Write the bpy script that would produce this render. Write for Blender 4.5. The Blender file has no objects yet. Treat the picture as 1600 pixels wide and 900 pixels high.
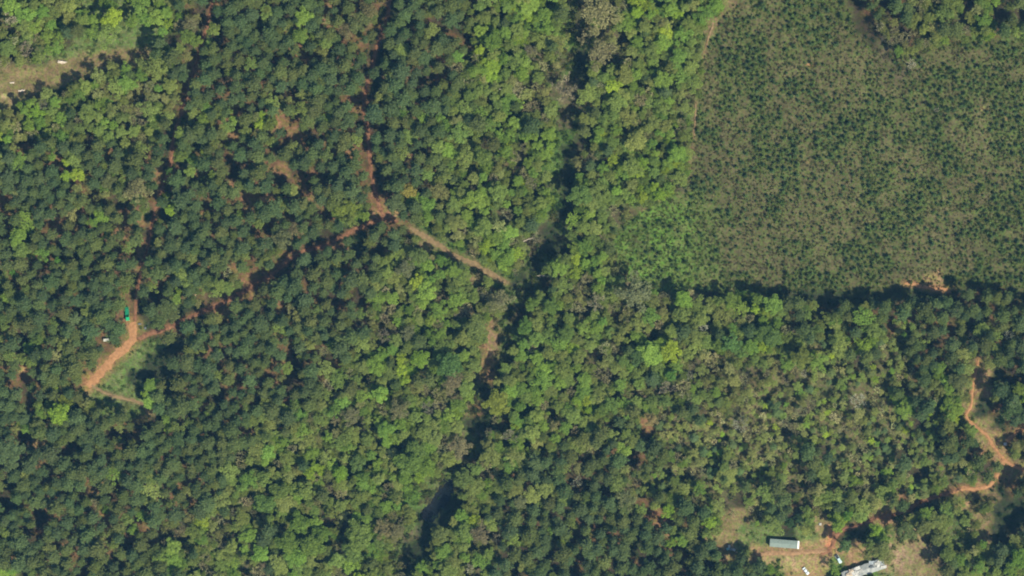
import bpy, math, random
import numpy as np
from mathutils import Vector

# ------------------------------------------------------------------ camera, sky, sun, exposure
S = 0.4                                   # metres per photo unit (1600 x 900)
CAMZ = 1500.0
sc = bpy.context.scene
C = sc.collection
cam_d = bpy.data.cameras.new('camera'); cam = bpy.data.objects.new('camera', cam_d); C.objects.link(cam)
cam.location = (0, 0, CAMZ); cam.rotation_euler = (0, 0, 0)
cam_d.sensor_width = 36; cam_d.lens = 36*(CAMZ-6)/(1600*S)
cam_d.clip_start = 1; cam_d.clip_end = 12000
sc.camera = cam
SUN_EL = math.radians(47)
sd = Vector((0.74, -0.67, 0)).normalized()*math.cos(SUN_EL); sd.z = math.sin(SUN_EL)
w = bpy.data.worlds.new('World'); sc.world = w; w.use_nodes = True
nt = w.node_tree; bg = nt.nodes['Background']
sky = nt.nodes.new('ShaderNodeTexSky'); sky.sky_type = 'NISHITA'; sky.sun_disc = False
sky.sun_elevation = SUN_EL; sky.sun_rotation = math.atan2(sd.x, sd.y)
nt.links.new(sky.outputs[0], bg.inputs[0]); bg.inputs[1].default_value = 0.068
sl = bpy.data.lights.new('sun', 'SUN'); sun = bpy.data.objects.new('sun', sl); C.objects.link(sun)
sl.energy = 4.3; sl.angle = math.radians(0.53); sl.color = (1.0, 0.92, 0.73)
sun.rotation_euler = sd.to_track_quat('Z', 'Y').to_euler(); sun.location = (100, -100, 300)
sc.view_settings.view_transform = 'Standard'; sc.view_settings.look = 'None'
sc.view_settings.gamma = 1; sc.view_settings.exposure = 0.90
sc.cycles.filter_width = 1.95
sc.cycles.max_bounces = 5; sc.cycles.diffuse_bounces = 3; sc.cycles.transmission_bounces = 3
sc.cycles.transparent_max_bounces = 6; sc.cycles.volume_bounces = 0
HAZE = 3.5e-5

R = random.Random(11)
def X(px): return (px-800)*S
def Y(py): return (450-py)*S

# ------------------------------------------------------------------ value noise (smooth, seeded)
_rng = np.random.RandomState(5)
_tab = _rng.rand(256, 256)
def vnoise(x, y):
    x = np.asarray(x, float); y = np.asarray(y, float)
    xi = np.floor(x).astype(int); yi = np.floor(y).astype(int)
    fx = x-xi; fy = y-yi; fx = fx*fx*(3-2*fx); fy = fy*fy*(3-2*fy)
    t = lambda a, b: _tab[a % 256, b % 256]
    return (t(xi, yi)*(1-fx)+t(xi+1, yi)*fx)*(1-fy)+(t(xi, yi+1)*(1-fx)+t(xi+1, yi+1)*fx)*fy
def fnoise(x, y): return 0.5*vnoise(x, y)+0.3*vnoise(x*2.1+7, y*2.1+3)+0.2*vnoise(x*4.3+1, y*4.3+9)

# ------------------------------------------------------------------ land cover, one letter per 25 units (10 m) of ground
# P Q R pine (close, gappy, thin over red straw)  H G Y hardwood (olive, fresh, yellow)  O B tan / leafless  S T low mixed trees
# g t s grass, dry grass, soil   c C felled land brown / green   k open gap, its shade painted as dark ground
A = [  # four 16-letter tiles across; nine rows per tile, four tiles down
("HHHHHYggYYOHQRQQ","PQPPRPOOkQPPQPOG","GGGQBBBYYGGHGttC","cCCCQQPQPOHHQHQQ"),
("BHHGHYggggYBBQPP","PPPPRPOOkQPQQPPH","GGGHBBBGHOGHttCc","cCCCcQQOQHOPBGQQ"),
("HHHHQYggggQQGQPP","RYYYPPPkQQPPPQGG","GHHGQBBHQGGHHtCC","ccCCccQBBPHOOYPH"),
("BBHGHgggtgQOOPQP","PPRROPPkQPPPPPGG","HBHQkBBHHHGHtCCC","cCcccccBcHccccCC"),
("ttttkkOHHOHPRQQR","POPPPPQkPPQPBPGH","GQOQkHHHQOGHtCCC","ccccccccBcCCCCCc"),
("tkkkHHOHOOHPPPRP","PQQQPPPkPPQPPPOH","BBBBBHGHQHOHtCCC","cCCcccCccCCcCCCC"),
("kYBHHHGOBOOPPHRP","PORQPPROPPQPPHQG","QBHBBQHHHHBHtCcC","cccCccCCCcCCCcCC"),
("OHGHQHHOBHQHYPPP","YRPPPPQPQPPHHQGG","GQHBQQHHHGHHtccC","CcccCCCCcCCcCtCC"),
("GBHGGQHHBHQGQPRO","PPRQRPQQPQPHHHQG","GQGGQGHQHYHHHccC","cCcCCCCcCCCcccCC"),
("PRPGPPRPPPkGYQPR","PQRQPRPQPPQHHGBG","BGGkBQHHQHGtcccC","CCcCCcCcccCCccCC"),
("PHPRYRPYPRPkGHQP","PRQPQPPkPQPGPHGO","BGGkBQGYYGGtccCC","CCtcccCCcccCCccc"),
("PRQPPOHPBPQQQPRP","PQPPQPPkPPQHQBHH","GHHkGHGHYHBGCccc","cCtcccCCcCCccCcC"),
("RQPPPPOQOBGQPPPR","RQPRPPPRPYQOHHGH","HHGkGHQHYYtCcccc","CcccccCcCCCcCcCC"),
("RGPRRPGPRHkPRPPR","HRPPYGGssPQQGHHB","HGHkGQBOYOCCCCcc","CccccccCCCcccCCC"),
("PGPRPPPRPkRPPPPR","OPPQQkkPPHGQBHGG","HQkQBHHYCCCCCccc","ccccccCCCcccCCCc"),
("PGPQQPPPPkRPPRQP","PHPQRRkQPHtGGBGG","BBkkGHHYCCCCCccc","cCCcCCCcccccccCC"),
("PPHGPPPQRPkPPPRP","PPkkQPPPHHGtHHGG","HkQGGHOYCCCCCccc","ccCccCCCcccccCcC"),
("GPQQPPPPkRPPHHHR","RQPQPPQGPHGHHtQG","kQQHBHQBHOCCcCCc","cCCCCcCctcskkkCk"),
("GPRQPPPPkQPYOQRR","OQPPQPQGQOGBHHBH","QHQHBHBBHQHBQHGO","kkkkkkkkkkkPQPPk"),
("PQPQPHPPkQPkkRRP","QRBPPPHHBGBHHBHH","QHGHBHBBHBHQHHBY","HPHQPHPQPPPQPQPP"),
("OQPQHPPPgkPRkRPP","RPQPPHQOBHGHHHRQ","QGQGGHHBHHQQQHQG","GBQHHPHPSSPPQHQB"),
("HQGPPPPHggkkPPPP","PPPQHQPBHHQHHHRQ","GHHGHHBQGYQOGGHG","GHTSHPYSSPQPQPPP"),
("PQPRPHHggkkRPPQP","PRQPQPHGQYHGHHRQ","HGHHOBRGHYOBBOOH","TYYTSQQTSPQPOOQP"),
("PRPPPHggkkkPPQPP","PPQPQHHOHYQGHRRQ","HGGHHBBGHGQBOOBO","TBTTSSSSTPGHOskQ"),
("PQRPHggggGkPPQRP","QPQPBHQGGOBBBHkG","GGGBHHQQBBBHHTOT","TSSSSTTSQSOGOsPY"),
("OPGYkOgggsQHPQPP","HPGHPBHHBGGBGRkY","GHQHYGQQGOQQTOTT","STBSTBSTGQSGtkPQ"),
("BGQQPPQPQQGQPPPP","PQHHQHBHYGHGHkkB","GGBQHQQSRSTTTTBT","TBSTTBSTSQSGHtkP"),
("PQsPQPPQPQPQPPOR","HGHOQHHHGHHOBQHG","GHHOHQHHQTTSTSTT","STSSSTSSTSQPPtsO"),
("PQRPQPRPQPPPQPHH","GHQGQQGHHGGHBQGH","GHQQBOHQPPHOSHTB","TSQQSTSSQSSPQRsO"),
("QQRPRPRPPPQPRPHG","HHOYQYGHGGYHHQBB","HQPQPPPBQSTBSHST","HTQGTTTSTQSTHQRt"),
("QQPPQPRPPQPRRPQH","HGGQBHHGHGHQHQGH","QQPPQQHBSSHHTSQT","QQBSSHTHTSHOOskP"),
("QPRPPHPQPPRPPHQB","GQHOQBQHGGQkkHHQ","OQPQPPHHHYOBSBQT","QPBHQHOtRQkHsOkk"),
("PPQPQPRPPPBBYBQH","QHGHQBGHBHkkHGHQ","PPQPPPPQPRQOYttS","HQHtYHtRHHQHHtkk"),
("HQPQPQPPPRBRGBQQ","QHGGHQGGOBkQHQBY","HPHQPPPkQRGkOtgg","gkgskkGGHHHHHtkQ"),
("HQPRPQPQPPGHHQHH","HQGGHBGGHkkHHHOQ","QPQHPPPkQPGQPtgs","sssssssYtttHHHQG"),
("GQPQPQPPPOHQHHGB","BQGHHBGHHkGHHBHQ","QPQQPPQPQPQPQPQP","GsssGsGgtttQHHHG"),
]
GRID = [''.join(r) for r in A]
assert len(GRID) == 36 and all(len(r) == 64 for r in GRID), [len(r) for r in GRID]
CLEAR = [(1170,-200),(1165,-20),(1128,25),(1104,75),(1094,130),(1088,190),(1082,250),(1070,288),(1040,308),(1005,330),(972,350),(960,378),(965,415),(985,440),(1040,455),(1200,456),(1350,456),(1430,447),(1480,450),(1850,455),(1850,55),(1500,62),(1450,75),(1410,85),(1370,75),(1345,50),(1330,15),(1310,-20),(1300,-200)]
HARDWOOD = [(745,-260),(745,-60),(735,100),(690,190),(700,280),(650,330),(640,370),(600,400),(590,470),(560,540),(500,610),(440,680),(370,715),(335,790),(255,825),(230,1200),(770,1200),(775,860),(760,800),(800,740),(850,700),(920,690),(960,640),(1060,640),(1110,560),(1220,560),(1230,490),(1180,470),(1000,460),(960,430),(955,370),(1070,290),(1090,190),(1105,75),(1165,-60),(1165,-260)]
LOWPINE = [(790,745),(850,705),(960,690),(1000,760),(1090,800),(1120,850),(1190,880),(1190,1200),(780,1200)]
MEADOW = [(-300,240),(0,118),(50,104),(88,84),(112,66),(118,30),(130,-30),(278,-30),(268,25),(228,52),(240,80),(238,88),(215,100),(160,110),(110,130),(60,150),(0,174),(-300,300)]
def inpoly(x, y, P):
    x = np.asarray(x, float); y = np.asarray(y, float); c = np.zeros(x.shape, bool)
    for i in range(len(P)):
        (x1, y1), (x2, y2) = P[i-1], P[i]
        if y1 == y2: continue
        c ^= ((y1 > y) != (y2 > y)) & (x < (x2-x1)*(y-y1)/(y2-y1)+x1)
    return c
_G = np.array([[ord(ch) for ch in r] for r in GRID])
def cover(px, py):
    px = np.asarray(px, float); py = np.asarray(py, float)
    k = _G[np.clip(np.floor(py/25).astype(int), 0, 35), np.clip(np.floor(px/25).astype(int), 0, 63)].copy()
    ins = inpoly(px, py, CLEAR)
    k = np.where(ins & ~np.isin(k, [ord(c) for c in 'cCtsB']), ord('C'), k)
    k = np.where(ins & (k == ord('t')), ord('c'), k)
    k = np.where(~ins & np.isin(k, [ord('c'), ord('C')]), ord('H'), k)
    # broad zones: the hardwood belt along the gully, the pine blocks either side, the meadow strip, the shaded foot of the clearing
    hw = inpoly(px, py, HARDWOOD); u = vnoise(px/11+17, py/11+91)
    k = np.where(hw & (k == ord('P')), ord('H'), k); k = np.where(hw & (k == ord('Q')) & (u < .62), ord('H'), k)
    k = np.where(hw & (k == ord('R')) & ~((px > 745) & (px < 800)), ord('O'), k)
    pn = (~hw & ~((px < 285) & (py < 225)) & (px < 790)) | inpoly(px, py, LOWPINE)
    k = np.where(pn & np.isin(k, [ord(c) for c in 'HGYOB']) & (u < .56), ord('P'), k)
    md = inpoly(px, py, MEADOW)
    k = np.where(md, np.where(py > 100-px*.12, ord('t'), np.where((py < 58) & (u > .68), ord('G'), ord('g'))), k)
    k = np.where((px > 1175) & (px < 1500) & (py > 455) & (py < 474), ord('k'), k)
    return k
# tracks: (name, half width in units, colour, points)
SOIL = (.31, .165, .08); RED = (.175, .088, .050); DRY = (.19, .135, .072)
TRACKS = [
 ('dirt_road', 8.8, SOIL, [(206,503),(206,518),(204,532),(192,545),(175,560),(160,576),(147,592),(134,604)], 0),
 ('dirt_track', 3.0, DRY, [(140,602),(155,612),(172,619),(195,624),(215,630),(226,640),(230,652)], 0),
 ('forest_track', 4.6, RED, [(212,530),(228,523),(262,512),(290,498),(322,484),(350,472),(375,458),(400,442),(430,424),(452,404),(480,390),(505,384),(530,372),(555,358),(580,347),(598,342),(622,346)], 3),
 ('grassy_track', 5.2, DRY, [(640,355),(665,370),(690,386),(712,400),(740,412),(764,427),(790,441)], 0),
 ('dry_verge', 3.0, DRY, [(622,346),(640,355)], 0),
 ('straw_track', 3.2, RED, [(335,-60),(330,0),(318,50),(301,110),(285,165),(270,210),(262,262),(248,300),(235,345),(228,385),(217,425),(211,465),(208,503)], 4),
 ('forest_track', 3.6, RED, [(612,-60),(608,0),(604,25),(594,52),(586,80),(580,105),(574,128),(569,150),(568,172),(574,205),(577,245),(582,285),(590,315),(599,340)], 4),
 ('dry_verge', 2.0, DRY, [(1170,-30),(1150,5),(1118,28)], 0), ('field_track', 2.6, DRY, [(1118,28),(1110,50),(1103,76)], 0),
 ('dry_verge', 1.8, DRY, [(1102,80),(1093,130),(1088,165)], 0), ('field_track', 2.0, DRY, [(1088,160),(1087,185),(1085,215)], 0), ('dry_verge', 2.0, DRY, [(1085,215),(1078,260),(1040,308),(1005,330)], 0),
 ('bare_soil_patch', 4.2, SOIL, [(1416,442),(1430,444),(1446,448),(1462,450),(1484,452)], 1),
 ('dirt_track', 2.9, SOIL, [(1532,562),(1525,590),(1522,610),(1520,635),(1512,650),(1525,665),(1543,680),(1556,700),(1568,715),(1585,728),(1640,750)], 1),
 ('dirt_track', 4.0, SOIL, [(1640,664),(1600,672),(1582,684),(1574,694)], 0),
 ('dirt_track', 4.6, SOIL, [(1572,718),(1562,740),(1550,757),(1535,764),(1505,765),(1486,771)], 1),
 ('dirt_track', 4.2, RED, [(1486,771),(1450,782),(1425,796),(1400,806),(1370,812),(1345,822),(1322,828),(1308,840),(1300,858),(1285,868)], 1),  # shaded stretch: RED puts the shade into the dirt colour
 ('dry_verge', 3.4, DRY, [(1552,765),(1562,780),(1540,795),(1545,825),(1550,870),(1556,920)], 1),
 ('dirt_road', 4.6, (.25, .155, .085), [(1180,868),(1205,866),(1235,866),(1265,864),(1295,862)], 1),
 ('dry_verge', 6.0, DRY, [(-60,175),(0,147),(40,128),(85,108),(130,95),(175,83),(225,82)], 0),
 ('dirt_track', 2.4, RED, [(1012,796),(1030,806),(1050,818)], 1),
]
GULLY = [(905,-60),(895,30),(893,70),(890,120),(893,160),(884,190),(880,240),(882,290),(878,330),(858,365),(838,395),(828,430),(814,475),(800,510),(788,545),(770,575),(752,600),(742,640),(732,680),(718,730),(700,765),(682,795),(660,830),(630,860),(610,900),(600,960)]
def catmull(P, step):
    out = []
    for i in range(len(P)-1):
        p0 = P[max(i-1, 0)]; p1 = P[i]; p2 = P[i+1]; p3 = P[min(i+2, len(P)-1)]
        n = max(1, int(math.dist(p1, p2)/step))
        for j in range(n):
            t = j/n
            out.append(tuple(.5*((2*p1[k])+(-p0[k]+p2[k])*t+(2*p0[k]-5*p1[k]+4*p2[k]-p3[k])*t*t+(-p0[k]+3*p1[k]-3*p2[k]+p3[k])*t**3) for k in (0, 1)))
    out.append(tuple(P[-1])); return out
def distpoly(x, y, P):
    x = np.asarray(x, float); y = np.asarray(y, float); d = np.full(x.shape, 1e9)
    for (x1, y1), (x2, y2) in zip(P[:-1], P[1:]):
        dx, dy = x2-x1, y2-y1; t = np.clip(((x-x1)*dx+(y-y1)*dy)/(dx*dx+dy*dy), 0, 1)
        d = np.minimum(d, np.hypot(x-x1-t*dx, y-y1-t*dy))
    return d
def height(px, py):
    px = np.asarray(px, float); py = np.asarray(py, float)
    h = 5.0*(fnoise(px/330+40, py/330+20)-.5)
    return h-2.2*np.exp(-(distpoly(px, py, GULLY[::2]+[GULLY[-1]])/16)**2)  # hollow along the gully, added to deepen its shade
def H1(px, py): return float(height(np.array([px]), np.array([py]))[0])

# ------------------------------------------------------------------ materials
def mat(name, col, rough=.9, var=.25, scale=1.5, metal=0., spec=.2):
    m = bpy.data.materials.new(name); m.use_nodes = True; t = m.node_tree; b = t.nodes['Principled BSDF']
    b.inputs['Roughness'].default_value = rough; b.inputs['Metallic'].default_value = metal
    b.inputs['Specular IOR Level'].default_value = spec
    tc = t.nodes.new('ShaderNodeTexCoord'); n = t.nodes.new('ShaderNodeTexNoise'); n.inputs['Scale'].default_value = scale
    n.inputs['Detail'].default_value = 6; t.links.new(tc.outputs['Object'], n.inputs[0])
    r = t.nodes.new('ShaderNodeMapRange'); r.inputs[1].default_value = .3; r.inputs[2].default_value = .7
    r.inputs[3].default_value = 1-var; r.inputs[4].default_value = 1+var; t.links.new(n.outputs[0], r.inputs[0])
    v = t.nodes.new('ShaderNodeVectorMath'); v.operation = 'SCALE'; v.inputs[0].default_value = col[:3]
    t.links.new(r.outputs[0], v.inputs['Scale']); t.links.new(v.outputs[0], b.inputs['Base Color'])
    return m
def foliage_mat(name, trans=.45, var=.3):
    m = bpy.data.materials.new(name); m.use_nodes = True; t = m.node_tree; t.nodes.clear()
    o = t.nodes.new('ShaderNodeOutputMaterial'); a = t.nodes.new('ShaderNodeAttribute'); a.attribute_type = 'INSTANCER'; a.attribute_name = 'tint'
    g = t.nodes.new('ShaderNodeNewGeometry'); r = t.nodes.new('ShaderNodeMapRange')
    r.inputs[3].default_value = 1-var; r.inputs[4].default_value = 1+var; t.links.new(g.outputs['Random Per Island'], r.inputs[0])
    v = t.nodes.new('ShaderNodeVectorMath'); v.operation = 'SCALE'; t.links.new(a.outputs['Color'], v.inputs[0]); t.links.new(r.outputs[0], v.inputs['Scale'])
    d = t.nodes.new('ShaderNodeBsdfDiffuse'); tr = t.nodes.new('ShaderNodeBsdfTranslucent'); mx = t.nodes.new('ShaderNodeMixShader'); mx.inputs[0].default_value = trans
    t.links.new(v.outputs[0], d.inputs[0]); t.links.new(v.outputs[0], tr.inputs[0])
    t.links.new(d.outputs[0], mx.inputs[1]); t.links.new(tr.outputs[0], mx.inputs[2]); t.links.new(mx.outputs[0], o.inputs[0])
    return m
M_leaf = foliage_mat('leaves'); M_needle = foliage_mat('needles', .28, .25); M_twig = foliage_mat('twigs', 0., .25)
M_bark = mat('bark', (.16, .12, .09), var=.35, scale=3)
def ground_mat():
    m = bpy.data.materials.new('ground'); m.use_nodes = True; t = m.node_tree; b = t.nodes['Principled BSDF']
    b.inputs['Roughness'].default_value = 1; b.inputs['Specular IOR Level'].default_value = .05
    a = t.nodes.new('ShaderNodeAttribute'); a.attribute_name = 'cover'
    tc = t.nodes.new('ShaderNodeTexCoord')
    last = a.outputs['Color']
    for sc_, lo, hi, det in ((.9, .62, 1.38, 8), (.16, .8, 1.2, 4)):
        n = t.nodes.new('ShaderNodeTexNoise'); n.inputs['Scale'].default_value = sc_; n.inputs['Detail'].default_value = det
        t.links.new(tc.outputs['Object'], n.inputs[0])
        r = t.nodes.new('ShaderNodeMapRange'); r.inputs[1].default_value = .32; r.inputs[2].default_value = .68; r.inputs[3].default_value = lo; r.inputs[4].default_value = hi
        t.links.new(n.outputs[0], r.inputs[0]); v = t.nodes.new('ShaderNodeVectorMath'); v.operation = 'SCALE'
        t.links.new(last, v.inputs[0]); t.links.new(r.outputs[0], v.inputs['Scale']); last = v.outputs[0]
    # green / brown patches of weeds
    n = t.nodes.new('ShaderNodeTexNoise'); n.inputs['Scale'].default_value = .45; n.inputs['Detail'].default_value = 5; t.links.new(tc.outputs['Object'], n.inputs[0])
    r = t.nodes.new('ShaderNodeMapRange'); r.inputs[1].default_value = .42; r.inputs[2].default_value = .6; t.links.new(n.outputs[0], r.inputs[0])
    c = t.nodes.new('ShaderNodeMix'); c.data_type = 'RGBA'; c.blend_type = 'MULTIPLY'
    c.inputs[7].default_value = (.72, 1.0, .62, 1); t.links.new(r.outputs[0], c.inputs[0]); t.links.new(last, c.inputs[6])
    t.links.new(c.outputs[2], b.inputs['Base Color']); return m

# ------------------------------------------------------------------ mesh helpers
def newobj(name, me, parent=None):
    o = bpy.data.objects.new(name, me); C.objects.link(o)
    if parent is not None: o.parent = parent
    return o
def mesh(name, V, F, mats, fm=None, smooth=False):
    me = bpy.data.meshes.new(name)
    if isinstance(V, np.ndarray): V = V.tolist()
    me.from_pydata(V, [], F if isinstance(F, list) else F.tolist())
    for m in mats: me.materials.append(m)
    if fm is not None: me.polygons.foreach_set('material_index', fm)
    if smooth: me.polygons.foreach_set('use_smooth', [True]*len(me.polygons))
    me.update(); return me
def tag(o, label=None, cat=None, group=None, kind=None):
    if label: o['label'] = label
    if cat: o['category'] = cat
    if group: o['group'] = group
    if kind: o['kind'] = kind
    return o

# ------------------------------------------------------------------ ground sheet
CCOL = {'P':(.15,.085,.048),'Q':(.06,.045,.03),'R':(.24,.135,.075),'H':(.10,.115,.045),'G':(.09,.135,.04),'Y':(.12,.15,.045),
        'B':(.11,.09,.055),'O':(.12,.095,.05),'S':(.11,.105,.05),'T':(.15,.125,.065),'g':(.145,.17,.065),'t':(.22,.160,.085),
        's':(.30,.19,.105),'c':(.122,.108,.052),'C':(.104,.106,.042),'k':(.04,.045,.025)}  # k, and Q's litter, carry the gaps' shade as darker colour
def make_ground():
    gx = np.arange(-260, 1861, 3.2); gy = np.arange(-240, 1141, 3.2)
    nx, ny = len(gx), len(gy)
    PX, PY = np.meshgrid(gx, gy)
    jx = (fnoise(PX/14, PY/14)-.5)*26; jy = (fnoise(PX/14+50, PY/14+80)-.5)*26
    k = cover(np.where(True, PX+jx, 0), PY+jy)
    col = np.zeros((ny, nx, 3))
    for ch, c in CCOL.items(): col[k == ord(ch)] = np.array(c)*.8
    for _ in range(2):
        p = np.pad(col, ((1, 1), (1, 1), (0, 0)), 'edge')
        col = (p[:-2, 1:-1]+p[2:, 1:-1]+p[1:-1, :-2]+p[1:-1, 2:]+2*p[1:-1, 1:-1])/6
    # worn verges along the tracks
    for nm, hw, tc, P, _g in TRACKS:
        d = distpoly(PX, PY, P); wgt = np.clip(1.25-d/(hw*1.7), 0, 1)*np.clip(.3+1.1*fnoise(PX/7, PY/7+30), 0, 1)
        vc = np.array(tc)*.8
        col = col*(1-wgt[..., None])+vc*wgt[..., None]
    # the sunlit brown bank of the gully
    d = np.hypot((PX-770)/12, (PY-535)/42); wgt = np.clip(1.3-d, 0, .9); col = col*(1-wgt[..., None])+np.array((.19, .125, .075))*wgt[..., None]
    for ex, ey, rx, ry, cc in ((1268,100,6,3,(.38,.2,.1)),(1265,252,5,3,(.24,.15,.08)),(1540,168,4,3,(.24,.17,.08)),(1575,185,5,3,(.22,.15,.08)),
                               (305,122,7,8,(.55,.24,.12)),(115,580,0.1,0.1,(.5,.3,.1)),(74,684,6,5,(.36,.24,.12)),(3,150,6,4,(.4,.3,.17)),(30,577,6,5,(.34,.2,.11)),(415,310,10,5,(.5,.28,.13)),
                               (600,337,20,9,(.27,.135,.08)),(1300,845,7,22,(.40,.17,.09)),(1430,850,45,26,(.24,.165,.10)),(1400,875,35,25,(.25,.17,.11)),(1225,880,60,14,(.25,.175,.10)),(1130,840,32,14,(.21,.155,.08))):
        d = np.hypot((PX-ex)/rx, (PY-ey)/ry); wgt = np.clip(1.35-d+(fnoise(PX/6, PY/6)-.5)*1.6, 0, 1); col = col*(1-wgt[..., None])+np.array(cc)*wgt[..., None]
        bulge = inpoly(PX, PY, CLEAR) & (PX < 1135) & (PY > 290)
    wgt = np.where(bulge, np.clip((1150-PX)/110, 0, 1)*np.clip((PY-285)/40, 0, 1)*np.clip(2.2*fnoise(PX/22, PY/22)-.35, 0, 1), 0); col = col*(1-wgt[..., None])+np.array((.105, .150, .036))*wgt[..., None]
    col *= (.82+.36*fnoise(PX/45+9, PY/45+4))[..., None]
    far = [-9000, -3500, -1400, -600]; fx = np.concatenate([far, gx, [2200, 3000, 5200, 11000]]); fy = np.concatenate([far, gy, [1500, 2400, 4600, 10000]])
    FX, FY = np.meshgrid(fx, fy)
    CX = np.clip(FX, gx[0], gx[-1]); CY = np.clip(FY, gy[0], gy[-1])
    Z = height(CX, CY)
    V = np.stack([(FX-800)*S, (450-FY)*S, Z], -1).reshape(-1, 3)
    colf = col[np.clip(np.arange(ny+8)-4, 0, ny-1)][:, np.clip(np.arange(nx+8)-4, 0, nx-1)].reshape(-1, 3)
    n_x = nx+8; n_y = ny+8
    i = (np.arange(n_y-1)[:, None]*n_x+np.arange(n_x-1)[None]).reshape(-1)
    F = np.stack([i+n_x, i+n_x+1, i+1, i], -1)
    me = mesh('ground', V, F, [ground_mat()], smooth=True)
    at = me.color_attributes.new('cover', 'FLOAT_COLOR', 'POINT')
    at.data.foreach_set('color', np.concatenate([colf, np.ones((len(colf), 1))], 1).ravel())
    tag(newobj('ground', me), kind='structure')
make_ground()

def strip(name, P, hw, m, off, rag=.35, seed=0, zf=None):
    pts = catmull(P, 2.0); V = []; F = []; n = len(pts)
    for i, (x, y) in enumerate(pts):
        a = pts[max(i-1, 0)]; b = pts[min(i+1, n-1)]; dx, dy = b[0]-a[0], b[1]-a[1]; l = math.hypot(dx, dy) or 1
        nx, ny = -dy/l, dx/l
        e = min(1, .45+min(i, n-1-i)*.16)
        for k, s in enumerate((-1, -.5, 0, .5, 1)):
            wd = hw*e*max(.15, 1+rag*2.6*(float(fnoise(i*.33+seed*9, 3+s*2+seed))-.5)+rag*.6*(float(vnoise(i*.9, s+seed))-.5)) if s else 0
            xx, yy = x+nx*s*wd, y+ny*s*wd
            V.append((X(xx), Y(yy), (H1(xx, yy) if zf is None else zf)+off*(1 if abs(s) < 1 else -.3)))
    for i in range(n-1):
        for k in range(4):
            a = i*5+k; F.append((a, a+5, a+6, a+1))
    o = newobj(name, mesh(name, V, F, [m], smooth=True)); tag(o, kind='structure')
    up = o.data.polygons[0].normal.z
    if up < 0: o.data.flip_normals()
    return o
M_yard = mat('yard_dirt', (.25, .155, .085), var=.3, scale=.5, spec=.05); M_soil = mat('orange_soil', SOIL, var=.22, scale=.6, spec=.05); M_red = mat('red_straw_shaded_dirt', RED, var=.5, scale=.5, spec=.05); M_dry = mat('dry_grass', DRY, var=.3, scale=.5, spec=.05)
for i, (nm, hw, tc, P, g) in enumerate(TRACKS):
    if nm == 'dry_verge': continue
    strip(nm, P, hw*.85, {SOIL: M_soil, RED: M_red, DRY: M_dry}.get(tc, M_yard), .09+.012*i, seed=i, rag=.8 if nm in ('field_track', 'grassy_track') else .5)
0
M_dark_sheet = mat('dark_sheet', (.004, .006, .007), rough=.1, var=.2, spec=.22)
0 and strip('gully_dark_strip', [(893,165),(884,195),(880,240),(882,290),(878,330),(858,365),(838,395),(828,430),(814,475),(800,510)], 6.5, M_dark_sheet, .12, seed=40)
strip('gully_dark_sheet', [(706,752),(696,768),(684,786),(672,800),(660,812)], 13, M_dark_sheet, .12, seed=41)  # dark glossy sheet laid over the gully's lower gap

# ------------------------------------------------------------------ tree prototypes (unit crown radius, base at z = 0)
def quads(cen, size, nrm_bias, rs, aspect=1.):
    """leaf-sized faces: centres (n,3), size (n,), biased normals (n,3)"""
    n = len(cen); nr = rs.normal(size=(n, 3))*.75+nrm_bias; nr /= np.linalg.norm(nr, axis=1)[:, None]
    t = rs.normal(size=(n, 3)); t -= (t*nr).sum(1)[:, None]*nr; t /= np.linalg.norm(t, axis=1)[:, None]
    b = np.cross(nr, t); s = size[:, None]
    V = np.stack([cen-t*s, cen-b*s*aspect, cen+t*s*1.1, cen+b*s*aspect], 1).reshape(-1, 3)
    F = np.arange(n*4).reshape(-1, 4); return V, F
def tube(V, F, pts, rad, k=5):
    base = len(V); n = len(pts)
    for i, p in enumerate(pts):
        a = Vector(pts[min(i+1, n-1)])-Vector(pts[max(i-1, 0)]); a.normalize()
        u = a.orthogonal().normalized(); v = a.cross(u)
        for j in range(k):
            q = Vector(p)+(u*math.cos(j*2*math.pi/k)+v*math.sin(j*2*math.pi/k))*rad[i]; V.append(tuple(q))
    for i in range(n-1):
        for j in range(k):
            F.append((base+i*k+j, base+i*k+(j+1) % k, base+(i+1)*k+(j+1) % k, base+(i+1)*k+j))
def pine(seed):
    rs = np.random.RandomState(seed); r = random.Random(seed); top = 4.3
    V = []; F = []; lean = (r.uniform(-.15, .15), r.uniform(-.15, .15))
    axis = lambda z: (lean[0]*z/top, lean[1]*z/top, z)
    tube(V, F, [axis(z) for z in (0, .4, 1.6, 2.8, 3.7, 4.2)], [.07, .052, .045, .035, .02, .008])
    cen = []; siz = []
    for wv in range(8):
        t = wv/7; z = 2.75+1.4*t
        L = (1-t)**.62*.95+.12
        nb = r.randint(4, 6); a0 = r.random()*6.28
        for b in range(nb):
            if r.random() < .12: continue
            a = a0+b*6.283/nb+r.uniform(-.35, .35); l = L*r.uniform(.62, 1.12)
            ax = axis(z); tip = (ax[0]+math.cos(a)*l, ax[1]+math.sin(a)*l, z+l*r.uniform(.05, .35))
            tube(V, F, [ax, tip], [.018, .006], 3)
            for f in (.42, .68, .85, 1.0):
                if l*f < .12: continue
                c = [ax[q]+(tip[q]-ax[q])*f for q in range(3)]; cr = .10+.07*r.random()
                m = 15 if f > .6 else 10
                cc = rs.normal(size=(m, 3))*cr*np.array((1, 1, .6))+c; cen.append(cc); siz.append(rs.uniform(.06, .115, m))
    cc = rs.normal(size=(14, 3))*.1+np.array(axis(4.2)); cen.append(cc); siz.append(rs.uniform(.05, .09, 14))
    cen = np.concatenate(cen); siz = np.concatenate(siz)
    LV, LF = quads(cen, siz, np.array((0, 0, 1.0)), rs, .65)
    return (V, F), (LV, LF)
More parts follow.
